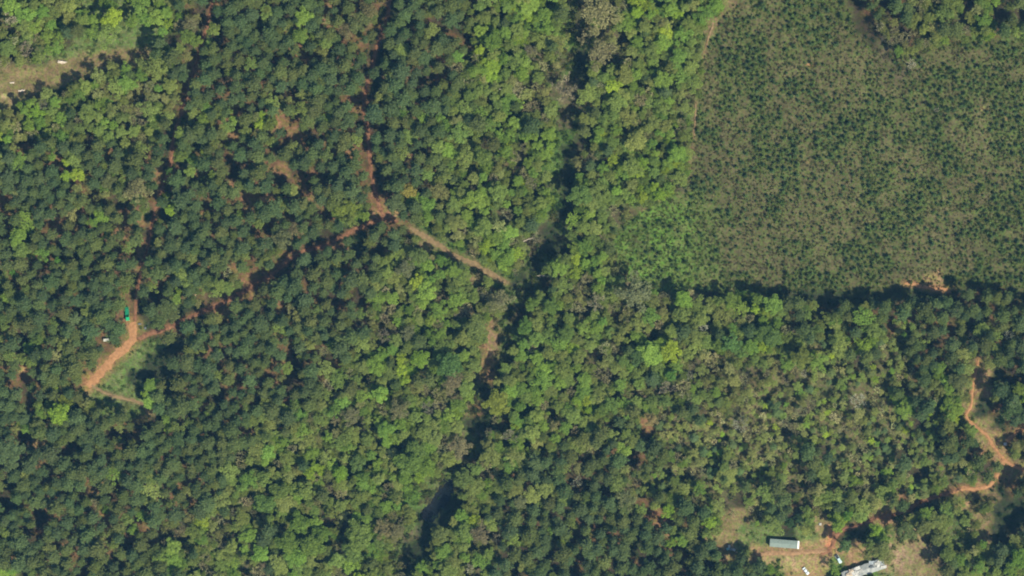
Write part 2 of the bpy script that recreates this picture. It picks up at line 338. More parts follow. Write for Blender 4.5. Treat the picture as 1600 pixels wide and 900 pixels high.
def broad(seed, nl=17, leaf=150, dens=1., flat=.62, sz=.066, rag=.0):
    rs = np.random.RandomState(seed); r = random.Random(seed); V = []; F = []
    tube(V, F, [(0, 0, 0), (.02, 0, .5), (.03, .02, 1.5), (.0, .03, 2.3)], [.10, .075, .06, .04])
    cen = []; siz = []; nb = []
    for i in range(nl):
        a = i*2.399+r.uniform(-.4, .4); q = math.sqrt((i+.5)/nl); rr = q*.74*r.uniform(.85, 1.15+rag)
        cz = 2.55+flat*math.sqrt(max(0, 1-q*q*.85))+r.uniform(-.16, .16); c = np.array((math.cos(a)*rr, math.sin(a)*rr, cz))
        lr = r.uniform(.22, .40)*(1-.15*q)
        tube(V, F, [(.03, .02, r.uniform(1.3, 2.1)), tuple(c*np.array((.55, .55, .92))), tuple(c)], [.03, .018, .006], 3)
        m = int(leaf*dens*(lr/.32)**2*r.uniform(.6, 1.2))
        d = rs.normal(size=(m, 3)); d /= np.linalg.norm(d, axis=1)[:, None]; d[:, 2] = np.where(d[:, 2] < -.3, -d[:, 2], d[:, 2])
        p = c+d*lr*np.array((1, 1, .75))*rs.uniform(.62, 1.08, m)[:, None]; cen.append(p); nb.append(d*.8+np.array((0, 0, .6))); siz.append(rs.uniform(sz*.6, sz*1.35, m))
    cen = np.concatenate(cen); nb = np.concatenate(nb); siz = np.concatenate(siz)
    LV, LF = quads(cen, siz, nb, rs, .8)
    return (V, F), (LV, LF)
def bare(seed, buds=260):
    rs = np.random.RandomState(seed); r = random.Random(seed); V = []; F = []; tips = []
    def grow(p, d, l, rad, lv):
        q = p+d*l; mid = p+d*l*.5+Vector((r.uniform(-1, 1), r.uniform(-1, 1), r.uniform(-.3, .6)))*l*.09
        tube(V, F, [p, mid, q], [rad, rad*.8, rad*.6], 5 if lv < 1 else 3)
        if lv >= 4: tips.append((q, d)); return
        for k in range(3 if lv < 3 else 2+(r.random() < .5)):
            nd = (d+Vector((r.uniform(-1, 1), r.uniform(-1, 1), r.uniform(-.35, .6)))*(.75 if lv else .9)).normalized()
            grow(q if r.random() < .7 else mid, nd, l*r.uniform(.62, .85), rad*.58, lv+1)
    tube(V, F, [(0, 0, 0), (.01, 0, .7), (0, .02, 1.75)], [.10, .075, .065])
    for i in range(6):
        a = i*1.05+r.uniform(-.3, .3); d = Vector((math.cos(a), math.sin(a), r.uniform(.7, 1.6))).normalized()
        grow(Vector((0, .02, 1.5+.06*i)), d, .55*r.uniform(.8, 1.15), .026, 1)
    TV = []; TF = []
    for q, d in tips:
        for k in range(13):
            e = (d+Vector((r.uniform(-1, 1), r.uniform(-1, 1), r.uniform(-.4, .8)))).normalized(); ln = r.uniform(.12, .30)
            s = e.orthogonal().normalized()*.0095; b = len(TV); o = q-d*r.uniform(0, .12)
            TV += [tuple(o-s), tuple(o+s), tuple(o+e*ln+s*.3), tuple(o+e*ln-s*.3)]; TF.append((b, b+1, b+2, b+3))
    tp = np.array([tuple(q) for q, d in tips]); c = tp[rs.randint(0, len(tp), buds)]+rs.normal(size=(buds, 3))*.07
    LV, LF = quads(c, rs.uniform(.014, .038, buds), np.array((0, 0, .4)), rs, .8)
    b = len(TV); TV = np.concatenate([np.array(TV), LV]); TF = TF+(LF+b).tolist()
    xy = np.hypot(TV[:, 0], TV[:, 1]).max()*.93; k = np.array((1/xy, 1/xy, 1.))
    return ([tuple(np.array(v)*k) if v[2] > 1.2 else v for v in V], F), (TV*k, TF)
def sapling(seed):
    rs = np.random.RandomState(seed); r = random.Random(seed); V = []; F = []
    tube(V, F, [(0, 0, 0), (0, 0, 2.2)], [.07, .02], 4); cen = []; siz = []
    for wv in range(5):
        t = wv/4; z = .45+1.7*t; L = (1-t)*.8+.12
        for b in range(5):
            a = r.random()*6.28; l = L*r.uniform(.6, 1.15)
            for f in (.5, 1):
                m = 5; cen.append(rs.normal(size=(m, 3))*.13+np.array((math.cos(a)*l*f, math.sin(a)*l*f, z+l*f*.25))); siz.append(rs.uniform(.10, .2, m))
    cen = np.concatenate(cen); siz = np.concatenate(siz)
    return (V, F), quads(cen, siz, np.array((0, 0, .4)), rs, .55)
def shrub(seed):
    rs = np.random.RandomState(seed); m = 120; d = rs.normal(size=(m, 3)); d /= np.linalg.norm(d, axis=1)[:, None]; d[:, 2] = abs(d[:, 2])
    p = d*rs.uniform(.35, 1.05, m)[:, None]*np.array((1, 1, .8)); p *= (1+.35*np.sin(3*np.arctan2(p[:, 1], p[:, 0])+seed))[:, None]; p[:, 2] += .1
    return ([], []), quads(p, rs.uniform(.08, .2, m), d*.6+np.array((0, 0, .3)), rs, .8)
def protos(fn, seeds, lm, name, both):
    """per seed: (trunk mesh, crown mesh, joined mesh for the masses)"""
    out = []; col = bpy.data.collections.new(name+'_kinds')
    for i, s in enumerate(seeds):
        (V, F), (LV, LF) = fn(s); LF = LF if isinstance(LF, list) else LF.tolist(); LVl = LV.tolist()
        J = mesh(name+'_whole', list(V)+LVl, list(F)+[[a+len(V) for a in f] for f in LF], [M_bark, lm], [0]*len(F)+[1]*len(LF))
        t = mesh(name+'_trunk', V, F, [M_bark]) if V and both else None; c = mesh(name+'_crown', LV, LF, [lm]) if both else None
        o = bpy.data.objects.new('%s_%02d' % (name, i), J); col.objects.link(o); out.append((t, c, J))
    return out, col
PR = {}
PR['pine'] = protos(pine, range(100, 112), M_needle, 'pine', True)
PR['broad'] = protos(lambda s: broad(s, nl=13+s % 9, rag=.15), range(200, 214), M_leaf, 'broad', True)
PR['airy'] = protos(lambda s: broad(s, nl=16, dens=.65, sz=.055, rag=.3), range(230, 236), M_leaf, 'airy', True)
PR['bare'] = protos(bare, range(300, 307), M_twig, 'bare', True)
PR['sap'] = protos(sapling, range(400, 408), M_needle, 'sap', True)
PR['shrub'] = protos(shrub, range(500, 506), M_leaf, 'shrub', False)

# ------------------------------------------------------------------ where every tree stands
TINT = {'pine': [(.082,.112,.056), (.094,.118,.052), (.074,.104,.056), (.106,.122,.052)],
        'H': [(.140,.168,.066), (.128,.162,.064), (.155,.172,.074)], 'G': [(.135,.192,.055), (.15,.205,.058), (.118,.18,.055)],
        'Y': [(.20,.245,.045), (.165,.225,.045)], 'O': [(.185,.19,.095), (.20,.195,.115), (.17,.18,.085)],
        'B': [(.29,.255,.195), (.26,.23,.175), (.33,.30,.24)]}
MIX = {'P': [('pine', .87), ('H', .07), ('G', .02), (None, .04)], 'Q': [('pine', .62), ('H', .08), (None, .30)], 'R': [('pine', .58), ('O', .08), (None, .34)],
       'H': [('H', .62), ('pine', .02), ('G', .17), ('B', .13), ('O', .06), (None, .02)], 'G': [('G', .62), ('H', .25), ('Y', .09), (None, .04)],
       'Y': [('Y', .5), ('G', .3), ('H', .2)], 'O': [('O', .50), ('H', .25), ('B', .13), (None, .12)], 'B': [('B', .55), ('O', .22), ('H', .13), (None, .1)],
       'S': [('pine', .26), ('H', .38), ('G', .08), ('Y', .05), ('O', .08), ('B', .05), (None, .10)], 'T': [('O', .38), ('H', .26), ('B', .21), ('Y', .05), ('pine', .05), (None, .12)]}
SPC = {'P': 13.0, 'Q': 13.3, 'R': 13.4, 'H': 13.4, 'G': 14.2, 'Y': 13.6, 'O': 13.4, 'B': 14.2, 'S': 7.8, 'T': 8.0}
# distinctive trees seen one by one: x, y, crown radius, kind, tint, landmark words (or None)
HAND = [
 (21,31,15,'bare',(.34,.30,.27),'the big leafless tree in the top-left corner'),(44,76,15,'bare',(.24,.20,.17),None),(70,164,12,'bare',(.26,.24,.21),None),
 (882,142,29,'bare',(.30,.25,.20),'the widest leafless tree beside the dark gully'),(935,26,30,'airy',(.22,.20,.12),'the wide pale budding tree at the top edge'),
 (938,84,24,'airy',(.19,.17,.11),None),(912,62,16,'bare',(.27,.24,.17),None),(828,82,17,'bare',(.24,.21,.17),None),(993,458,27,'airy',(.165,.175,.115),'the round pale sage tree below the clearing'),
 (931,472,20,'bare',(.27,.24,.20),None),(1040,606,17,'bare',(.29,.25,.22),'the pinkish leafless tree in the lower woods'),(1156,661,15,'bare',(.38,.36,.33),'the whitish leafless tree in the lower woods'),
 (902,750,13,'bare',(.30,.29,.26),None),(838,372,13,'bare',(.27,.24,.20),None),(600,524,16,'bare',(.28,.24,.20),None),(707,595,18,'airy',(.18,.15,.105),None),
 (470,58,13,'broad',(.15,.21,.055),'the fresh green tree among the top pines'),(770,66,17,'broad',(.12,.18,.045),None),(815,117,12,'broad',(.17,.24,.05),None),
 (656,560,15,'broad',(.16,.24,.045),'the bright green tree in the middle woods'),(776,630,20,'broad',(.18,.20,.05),'the round yellow-green tree beside the lower gully'),(627,661,12,'broad',(.15,.22,.05),None),
 (703,570,22,'broad',(.085,.145,.055),None),(1046,549,18,'broad',(.24,.29,.045),'the bright yellow tree in the lower woods'),(1030,538,12,'broad',(.17,.24,.05),None),
 (688,407,10.5,'broad',(.115,.19,.045),'the small green tree below the grassy track'),(638,299,12,'broad',(.26,.22,.07),'the ochre tree above the fork of tracks'),
 (532,328,13,'broad',(.17,.20,.05),None),(550,322,13,'broad',(.165,.195,.05),None),(520,320,12,'broad',(.13,.155,.055),None),(687,298,14,'airy',(.20,.19,.09),None),
 (680,250,12,'broad',(.14,.175,.07),None),(755,245,17,'broad',(.125,.165,.05),None),(533,738,13,'broad',(.15,.235,.04),'the bright green tree in the lower-left woods'),
 (560,722,14,'broad',(.115,.165,.065),None),(570,742,9,'broad',(.12,.185,.05),None),(640,722,22,'broad',(.12,.175,.05),None),(668,728,16,'broad',(.14,.20,.045),None),(650,700,16,'broad',(.12,.17,.055),None),
 (562,835,24,'broad',(.14,.185,.06),'the widest green crown at the bottom'),(552,862,18,'broad',(.13,.18,.06),None),(470,815,18,'broad',(.12,.18,.045),None),(452,845,20,'broad',(.12,.17,.045),None),(490,850,20,'broad',(.13,.18,.05),None),(505,832,14,'broad',(.12,.18,.045),None),
 (417,785,17,'broad',(.11,.17,.055),None),(440,765,16,'broad',(.12,.16,.05),None),(906,306,19,'broad',(.12,.18,.06),'the round fresh green tree beside the gully'),
 (218,300,20,'airy',(.20,.185,.105),'the tan crown beside the dark straw track'),(172,285,14,'broad',(.12,.13,.065),None),(213,340,13,'broad',(.105,.14,.065),None),(262,482,17,'broad',(.105,.13,.06),'the lone olive tree between the two tracks'),(250,502,14,'broad',(.10,.13,.055),None),(272,492,13,'broad',(.11,.125,.06),None),
 (22,703,22,'broad',(.095,.13,.07),'the wide grey-green crown near the lower-left edge'),(20,722,15,'broad',(.10,.13,.07),None),(85,708,14,'pine',(.09,.11,.06),None),
 (465,428,12,'broad',(.09,.12,.06),None),(443,375,18,'broad',(.12,.125,.07),None),(458,362,14,'airy',(.17,.14,.09),None),(436,360,12,'broad',(.10,.125,.06),None),
 (618,320,17,'broad',(.105,.13,.07),'the big olive crown above the fork of tracks'),(654,400,15,'broad',(.115,.15,.06),None),(635,420,17,'airy',(.15,.155,.10),None),
 (1205,526,16,'broad',(.115,.17,.06),None),(1190,520,13,'broad',(.11,.16,.055),None),(1250,558,18,'broad',(.15,.17,.055),None),(1361,530,9,'broad',(.15,.21,.045),None),(1494,594,14,'broad',(.125,.14,.07),None),
 (1557,608,12,'pine',(.07,.105,.06),'the lone pine beside the upper dirt track'),(1588,606,11,'broad',(.15,.19,.05),None),(1372,858,17,'broad',(.16,.18,.075),'the yellow-green crown in the dirt yard'),(1358,850,13,'broad',(.13,.17,.06),None),(1378,842,11,'broad',(.12,.18,.045),None),(1384,868,12,'airy',(.18,.19,.08),None),(1352,866,10,'airy',(.16,.17,.08),None),
 (1318,852,12,'broad',(.095,.15,.07),'the round sage tree beside the trailer home'),(1590,872,16,'broad',(.13,.21,.045),None),(1575,888,13,'broad',(.13,.19,.05),None),
 (812,784,12,'broad',(.16,.17,.10),'the pale oval crown right of the dark patch'),(1047,847,9,'broad',(.16,.23,.045),None),(877,848,8,'broad',(.17,.22,.05),None),(978,778,17,'airy',(.16,.17,.095),None),(975,792,13,'broad',(.12,.15,.06),None),
 (690,832,14,'broad',(.155,.18,.075),None),(725,745,18,'broad',(.115,.15,.055),None),(955,632,14,'broad',(.13,.19,.06),None),(942,640,11,'broad',(.13,.18,.05),None),(935,645,9,'broad',(.15,.19,.05),None),(1017,655,11,'airy',(.28,.22,.13),'the tan crown in the lower woods'),
 (1037,627,12,'broad',(.13,.18,.065),None),(994,558,13,'broad',(.09,.14,.06),None),(1047,586,10,'broad',(.10,.19,.05),None),(1140,466,10,'broad',(.15,.20,.06),None),(1181,466,11,'broad',(.13,.185,.05),None),(1195,487,8,'broad',(.20,.25,.045),None),
 (1142,534,17,'broad',(.105,.18,.065),None),(1155,548,12,'broad',(.12,.18,.06),None),(1122,540,11,'broad',(.13,.18,.05),None),(860,478,13,'broad',(.115,.17,.05),None),(830,476,12,'broad',(.12,.175,.05),None),(820,510,14,'broad',(.10,.165,.045),None),(886,520,14,'broad',(.11,.16,.05),None),
 (639,520,13,'airy',(.16,.165,.11),None),(673,500,9,'broad',(.20,.25,.06),None),(785,470,17,'airy',(.19,.18,.12),None),(772,478,15,'airy',(.18,.18,.10),None),(745,510,20,'broad',(.135,.165,.065),None),(750,525,14,'broad',(.14,.175,.06),None),
 (55,545+0,0,'skip',(0,0,0),None),(62,529,10,'broad',(.11,.155,.05),None),(66,193,11,'broad',(.12,.19,.045),None),(33,165,6,'broad',(.17,.24,.05),None),(100,625,9,'broad',(.18,.20,.045),None),(110,630,8,'broad',(.17,.20,.045),None),(318,187,9,'broad',(.15,.20,.05),None),(165,258,9,'broad',(.15,.18,.05),None),
 (296,60,14,'broad',(.125,.17,.05),None),(310,66,11,'broad',(.15,.20,.05),None),(300,40,13,'airy',(.17,.16,.10),None),(283,245,11,'broad',(.13,.17,.05),None),(266,268,7,'broad',(.10,.17,.05),None),(92,407,6,'broad',(.11,.22,.05),None),(21,425,6,'broad',(.11,.22,.05),None),
 (425,193,12,'broad',(.13,.16,.045),None),(560,190,0,'skip',(0,0,0),None),(585,115,9,'pine',(.075,.11,.06),None),(545,190,14,'broad',(.10,.135,.07),None),(612,170,15,'broad',(.09,.125,.065),None),(630,115,15,'pine',(.085,.12,.07),None),(585,180,14,'pine',(.075,.115,.07),None),
 (560,38,20,'broad',(.11,.125,.06),None),(575,22,16,'airy',(.16,.14,.08),None),(545,48,15,'airy',(.16,.14,.085),None),(1336,20,0,'skip',(0,0,0),None),(1537,50,10,'broad',(.17,.20,.07),None),
 (1202,888,9,'broad',(.13,.20,.04),None),(1232,870-55,9,'broad',(.05,.09,.045),None),(1245,808,8,'broad',(.05,.085,.045),None),(1322,805,9,'broad',(.11,.20,.045),None),(1414,828,16,'broad',(.12,.15,.07),None),(1440,822,14,'broad',(.15,.165,.07),None),(1462,840,12,'broad',(.15,.17,.07),None),(1477,865,12,'broad',(.14,.18,.06),None),
 (775,840,12,'bare',(.27,.24,.20),None),(752,830,16,'airy',(.18,.15,.11),None),(735,888,10,'bare',(.34,.32,.29),None),(720,697,17,'airy',(.22,.19,.13),None),(600,825,16,'airy',(.20,.17,.105),None),(620,830,14,'airy',(.17,.155,.10),None),
 (625,640,16,'airy',(.17,.16,.10),None),(550,650,15,'airy',(.17,.16,.11),None),(670,635,13,'bare',(.24,.22,.19),None),(795,640+40,16,'bare',(.30,.27,.23),None),(1098,513,9,'bare',(.45,.44,.43),'the white dead tree in the lower woods'),(1056,531,7,'bare',(.46,.45,.44),None),(1076,587,8,'bare',(.38,.36,.34),None),(1255,584,8,'bare',(.42,.40,.37),None),(1340,625,14,'bare',(.32,.31,.29),None),
 (1575,523,9,'bare',(.36,.36,.35),None),(1422,101,9,'bare',(.42,.38,.36),'the pale dead tree in the clearing'),(1462,173,6,'bare',(.42,.38,.36),None),(1374,42,9,'bare',(.30,.27,.24),None),(1380,60,8,'bare',(.26,.24,.22),None),
]
OPEN = [(197,490,11),(164,531,9),(1226,850,26),(1205,846,12),(1250,850,14),(1312,875,10),(1260,893,10),(1350,890,22),(1380,885,14),(1330,898,16),(1143,859,11),(95,96,9),(1573,694,6),(1283,820,5),(680,792,30),(700,765,20),(664,812,16),(632,862,16),(640,848,10),
        (195,590,27),(180,600,22),(210,575,20),(215,560,16),(1375,530,0),(1545,590,14),(1548,640,15),(1565,800,11),(1560,820,8),(283,330,0),(770,535,14),(765,560,12),(776,505,10),(890,100,14),(840,395,16),(856,368,14),(820,445,16),(808,480,14),(850,385,18),(872,340,14),(884,280,14),(884,225,14),(798,515,12),(905,95,16),(895,180,12),(745,600+60,14),(740,690,12),
        (1150,830,24),(1130,845,14),(1288,852,18),(1420,862,40),(1395,885,26),(1452,880,20),(1495,830,12),(1520,800,12),(1505,850,10),(1180,852,18),(1452,852,16),(1235,875,20),(235,55,14),(222,70,12),(1350,30,10),(1357,50,9),(590,125,0)]
CLASSSEL = {}
def pick(mix):
    u = R.random()
    for k, p in mix:
        u -= p
        if u <= 0: return k
    return mix[0][0]
cells = {}
def near_ok(x, y, r, f=.78):
    cx, cy = int(x//24), int(y//24)
    for a in range(cx-2, cx+3):
        for b in range(cy-2, cy+3):
            for (u, v, q) in cells.get((a, b), ()):
                if (x-u)**2+(y-v)**2 < (f*(r+q))**2: return False
    return True
def put(x, y, r): cells.setdefault((int(x//24), int(y//24)), []).append((x, y, r))
TREES = []    # dict(x, y, r, kind, tint, cls, lm)
for (x, y, r, kd, tn, lm) in HAND:
    if kd == 'skip': continue
    put(x, y, r*.9); TREES.append(dict(x=x, y=y, r=r, kind=kd, tint=tuple(v*q*(1.12 if kd == 'bare' else 1.15 if kd != 'pine' else 1) for v, q in zip(tn, (1.08, 1.14, .85))), cls='hand', lm=lm, hscale=1.0))
for (x, y, r) in OPEN:
    if r: put(x, y, r)
TRP = [(hw, catmull(P, 8), g) for nm, hw, tc, P, g in TRACKS if nm != 'dry_verge']
N = 52000
rx = np.array([R.uniform(-150, 1750) for _ in range(N)]); ry = np.array([R.uniform(-140, 1040) for _ in range(N)])
kk = cover(rx+np.array([R.gauss(0, 4) for _ in range(N)]), ry+np.array([R.gauss(0, 4) for _ in range(N)]))
inc = inpoly(rx, ry, [(x, y) for x, y in CLEAR])
td = np.min([distpoly(rx, ry, P)-hw+0 for hw, P, g in TRP], axis=0)
gd = distpoly(rx, ry, GULLY)
dens = fnoise(rx/60+3, ry/60+8); ced = distpoly(rx, ry, CLEAR)
for i in range(N):
    x, y, c = rx[i], ry[i], chr(kk[i])
    if inc[i] or c not in MIX: continue
    small = c in 'ST'
    sp = SPC[c]*R.uniform(.84, 1.22)
    r = sp*.5
    if gd[i] < 14+r*.95 and 150 < y < 520: continue
    if gd[i] < 9+r*.7 and y < 760: continue
    if td[i] < r*1.05: continue
    if ced[i] < r*1.1: continue
    if not near_ok(x, y, r, .97 if c in 'PQR' else .92): continue
    put(x, y, r)
    s = pick(MIX[c])
    if s is None: continue
    cr = r*R.uniform(1.15, 1.65)
    if s == 'pine': kd = 'pine'; cr = r*R.uniform(1.12, 1.78); tn = R.choice(TINT['pine'])
    elif s == 'B': kd = 'bare'; tn = R.choice(TINT['B']); cr *= 1.1
    elif s == 'O': kd = 'airy' if R.random() < .75 else 'bare'; tn = R.choice(TINT['O'])
    else:
        kd = 'broad' if R.random() < .48 else 'airy'; tn = R.choice(TINT[s])
        if not small and R.random() < .34: cr *= R.uniform(1.2, 1.6)
    cr = min(cr, max(r*1.05, td[i]*1.12)) if td[i] < 30 else cr
    g = R.uniform(.86, 1.16)*(.86+.3*float(dens[i])); g *= 1.72 if small else 1.22 if kd == 'pine' else 1.5 if kd != 'bare' else 1.15; tn = tuple(t*g*R.uniform(.95, 1.05)*q for t, q in zip(tn, (1.0, 1.08, .80) if kd == 'pine' else (1.04, 1.13, .72)))
    TREES.append(dict(x=x, y=y, r=cr, kind=kd, tint=tn, cls='small' if small else 'big', lm=None, hscale=R.uniform(.78, 1.15)*(1 if not small else .95)))
FILL = []
fx_ = np.array([R.uniform(-150, 1750) for _ in range(26000)]); fy_ = np.array([R.uniform(-140, 1040) for _ in range(26000)])
fk = cover(fx_, fy_); ftd = np.min([distpoly(fx_, fy_, P)-hw for hw, P, g in TRP], axis=0); fgd = distpoly(fx_, fy_, GULLY); finc = inpoly(fx_, fy_, CLEAR)
for i in range(26000):
    c = chr(fk[i])
    if finc[i] or c not in MIX or ftd[i] < 9: continue
    if fgd[i] < 19 and fy_[i] < 760: continue
    if any((fx_[i]-a)**2+(fy_[i]-b)**2 < (q+5)**2 for a, b, q in OPEN): continue
    p = {'P': .22, 'Q': .08, 'R': .06, 'S': .35, 'T': .30}.get(c, .70)
    if R.random() > p: continue
    s = pick(MIX[c])
    if s is None or s == 'B': continue
    kd = 'pine' if s == 'pine' else 'airy' if s == 'O' or R.random() < .3 else 'broad'; g = R.uniform(.85, 1.15)
    g *= 1.2; tn = tuple(v*g*q for v, q in zip(R.choice(TINT[s]), (1.06, 1.12, .68)))
    r = R.uniform(5.5, 9.5) if c not in 'ST' else R.uniform(3.0, 5.0)
    TREES.append(dict(x=fx_[i], y=fy_[i], r=r, kind=kd, tint=tn, cls='small' if c in 'ST' else 'fill', lm=None, hscale=R.uniform(.62, .95)))
# young planted pines on the felled land, in loose rows
SAPS = []
for row in range(-30, 100):
    for col_ in range(-10, 175):
        u = col_*7.6+R.gauss(0, 2.6); v = row*9.0+R.gauss(0, 2.4)
        a = math.radians(-22); x = 950+u*math.cos(a)-v*math.sin(a); y = 60+u*math.sin(a)+v*math.cos(a)+60
        if not (950 < x < 1760 and -120 < y < 470): continue
        SAPS.append((x, y))
sx = np.array([p[0] for p in SAPS]); sy = np.array([p[1] for p in SAPS])
ok = inpoly(sx, sy, CLEAR) & (distpoly(sx, sy, CLEAR) > 4)
sk = cover(sx, sy); sd_ = fnoise(sx/40, sy/40+11)
YP = []
for i in range(len(SAPS)):
    if not ok[i]: continue
    c = chr(sk[i]); p = {'C': .84, 'c': .34}.get(c, .10)*(.35+1.3*float(sd_[i]))
    if sx[i] < 1130 and sy[i] > 300: p *= .35
    if R.random() > p: continue
    r = R.uniform(2.2, 5.0)*(.9 if c == 'c' else 1.05)
    g = R.uniform(.9, 1.7); tn = R.choice([(.06, .10, .036), (.075, .12, .034), (.09, .13, .036)])
    YP.append(dict(x=sx[i], y=sy[i], r=r, kind='sap', tint=tuple(t*g for t in tn), cls='young', lm=None, hscale=R.uniform(.5, .85)))

# ------------------------------------------------------------------ choose which stand as objects, which as a mass
KINDNAME = {'pine': 'pine_tree', 'broad': 'broadleaf_tree', 'airy': 'broadleaf_tree', 'bare': 'bare_tree', 'sap': 'young_pine'}
def namekey(t):
    if t['cls'] == 'small': return 'scrub_tree'
    return KINDNAME[t['kind']]
inview = lambda t: -4 < t['x'] < 1604 and -4 < t['y'] < 904
byname = {}
for t in TREES+YP: byname.setdefault(namekey(t), []).append(t)
solo = []; mass = {}
for nm, L in byname.items():
    vis = sorted([t for t in L if inview(t)], key=lambda t: -(t['r']+(100 if t['cls'] == 'hand' else -50 if t['cls'] == 'fill' else 0)))
    keep = vis[:300]
    ids = set(map(id, keep)); solo += [(nm, t) for t in keep]
    mass[nm] = [t for t in L if id(t) not in ids]
print('counts', {k: len(v) for k, v in byname.items()}, 'solo', len(solo))

LM = [(197,490,'the green truck'),(204,530,'the orange road bend'),(134,604,'the foot of the orange road'),(226,640,'the end of the thin tan path'),(164,531,'the small white trailer'),
 (95,96,'the pale heap in the meadow'),(180,60,'the green meadow'),(20,150,'the dry verge at the left edge'),(600,342,'the fork of the red tracks'),(712,400,'the tan grassy track'),(790,441,'the end of the tan grassy track'),
 (322,484,'the red track below the olive tree'),(430,424,'the middle of the long red track'),(505,384,'the red track below the yellow-green crowns'),(588,75,'the orange patch on the upper red track'),(569,155,'the lower half of the upper red track'),(608,0,'the top end of the upper red track'),(577,245,'the shaded track above the fork'),
 (301,115,'the rusty patch on the dark straw track'),(262,262,'the dark bend of the straw track'),(231,370,'the red spot on the straw track'),(211,445,'the straw track above the truck'),(325,20,'the top end of the straw track'),
 (882,240,'the dark upper gully'),(855,368,'the dark crook of the gully'),(820,450,'the blue-black middle gully'),(770,530,'the brown bank of the gully'),(740,650,'the dark lower gully'),(685,790,'the dark patch'),(632,862,'the black gap below the dark patch'),
 (1110,50,'the bare notch atop the clearing edge'),(1087,190,'the track edging the clearing'),(1030,315,'the stepped edge of the clearing'),(962,380,'the clearing west corner'),(1040,455,'the clearing foot'),(1268,100,'the small orange patch in the clearing'),(1265,252,'the lower orange patch in the clearing'),(1350,320,'the brown heart of the clearing'),(1500,185,'the tan patches in the clearing'),(1430,445,'the orange soil below the clearing'),
 (1352,45,'the black shade above the clearing'),(1300,465,'the black shade along the clearing foot'),(1520,460,'the black shade at the clearing corner'),(1540,590,'the upper dirt track on the east side'),(1556,700,'the orange track by the east edge'),(1540,764,'the orange turning place'),(1400,806,'the shaded dirt track above the yard'),
 (1226,850,'the grey trailer home'),(1303,845,'the red dirt entrance'),(1350,890,'the ruined house'),(1420,870,'the bare dirt field'),(1143,859,'the scrap by the woods'),(1130,835,'the tan grass above the scrap'),(74,684,'the orange clearing at the lower left'),(115,25,'the top-left woods'),(1010,200,'the middle of the fresh green woods'),
 (400,640,'the middle of the lower pines'),(100,820,'the bottom-left pines'),(330,820,'the tan thicket at the bottom'),(1250,700,'the middle of the scrub woods'),(120,400,'the middle of the left pines'),(420,130,'the middle of the top pines'),(900,850,'the bottom pines'),(1560,870,'the bottom-right corner trees'),(700,100,'the pines beside the upper red track'),(1100,700,'the west part of the scrub woods'),(1400,620,'the scrub woods above its middle'),(500,500,'the pines below the long red track')]
LM = [(a, b, c.replace('left', 'left').replace('right of the', 'east of the')) for a, b, c in LM]
for t in TREES:
    if t['lm']: LM.append((t['x'], t['y'], t['lm'].replace('right of', 'beside')))
DIRS = ['east', 'south-east', 'south', 'south-west', 'west', 'north-west', 'north', 'north-east']
ORD = ['first', 'second', 'third', 'fourth', 'fifth', 'sixth', 'seventh', 'eighth', 'ninth', 'tenth', 'eleventh', 'twelfth', 'thirteenth', 'fourteenth', 'fifteenth', 'sixteenth', 'seventeenth', 'eighteenth', 'nineteenth', 'twentieth']
def looks(nm, t):
    r, g, b = t['tint']
    if nm == 'bare_tree': return ('pale ' if r > .33 else 'brown ' if r < .235 else 'grey-brown ')+'leafless tree'
    if nm == 'pine_tree': return ('olive pine' if r/g > .76 else 'dark blue-green pine' if g < .108 else 'grey-green pine')
    if nm == 'young_pine': return 'dark young pine' if g < .105 else 'green young pine'
    w_ = 'yellow-green' if r/g > .76 and g > .19 else 'tan' if r/g > .98 else 'olive' if r/g > .77 else 'bright green' if g > .175 else 'fresh green' if r/g < .68 else 'mid green'
    if nm == 'scrub_tree': return 'small '+('pine' if t['kind'] == 'pine' else 'leafless tree' if t['kind'] == 'bare' else w_+' tree')
    return w_+' broadleaf tree'
lmx = np.array([l[0] for l in LM]); lmy = np.array([l[1] for l in LM])
def dirof(dx, dy): return int(round(math.atan2(dy, dx)/(math.pi/4))) % 8      # dy downwards: 2 = south
bucket = {}
every = [(nm, t) for nm, L in byname.items() for t in L if inview(t)]
tx = np.array([t['x'] for _, t in every]); ty = np.array([t['y'] for _, t in every])
LK = [looks(nm, t) for nm, t in every]
for li in range(len(LM)):
    d = np.hypot(tx-lmx[li], ty-lmy[li]); o = np.argsort(d)
    cnt = {}
    for j in o[:900]:
        if d[j] < 5: continue
        if d[j] > 330: break
        k = (LK[j], dirof(tx[j]-lmx[li], ty[j]-lmy[li])); cnt[k] = cnt.get(k, 0)+1
        n = cnt[k]; cost = n*22+d[j]*.35
        if n <= 20 and cost < bucket.get(j, (1e9,))[0]: bucket[j] = (cost, n, k[1], li)
LABEL = {}
for j, (nm, t) in enumerate(every):
    if j in bucket:
        _, n, dr, li = bucket[j]
        a = LK[j]
        LABEL[id(t)] = (a+' next '+DIRS[dr]+' of '+LM[li][2]) if n == 1 else ORD[n-1]+' '+a+' out '+DIRS[dr]+' of '+LM[li][2]
    else: LABEL[id(t)] = LK[j]+' standing in the closed woods'
    LABEL[id(t)] = ' '.join(LABEL[id(t)].split())
    if len(LABEL[id(t)].split()) > 16: LABEL[id(t)] = LABEL[id(t)].replace(' out ', ' ').replace(' next ', ' ').replace('broadleaf ', '')
    if t['lm']:
        LABEL[id(t)] = t['lm'].replace('the ', '', 1).replace('right of', 'east of')

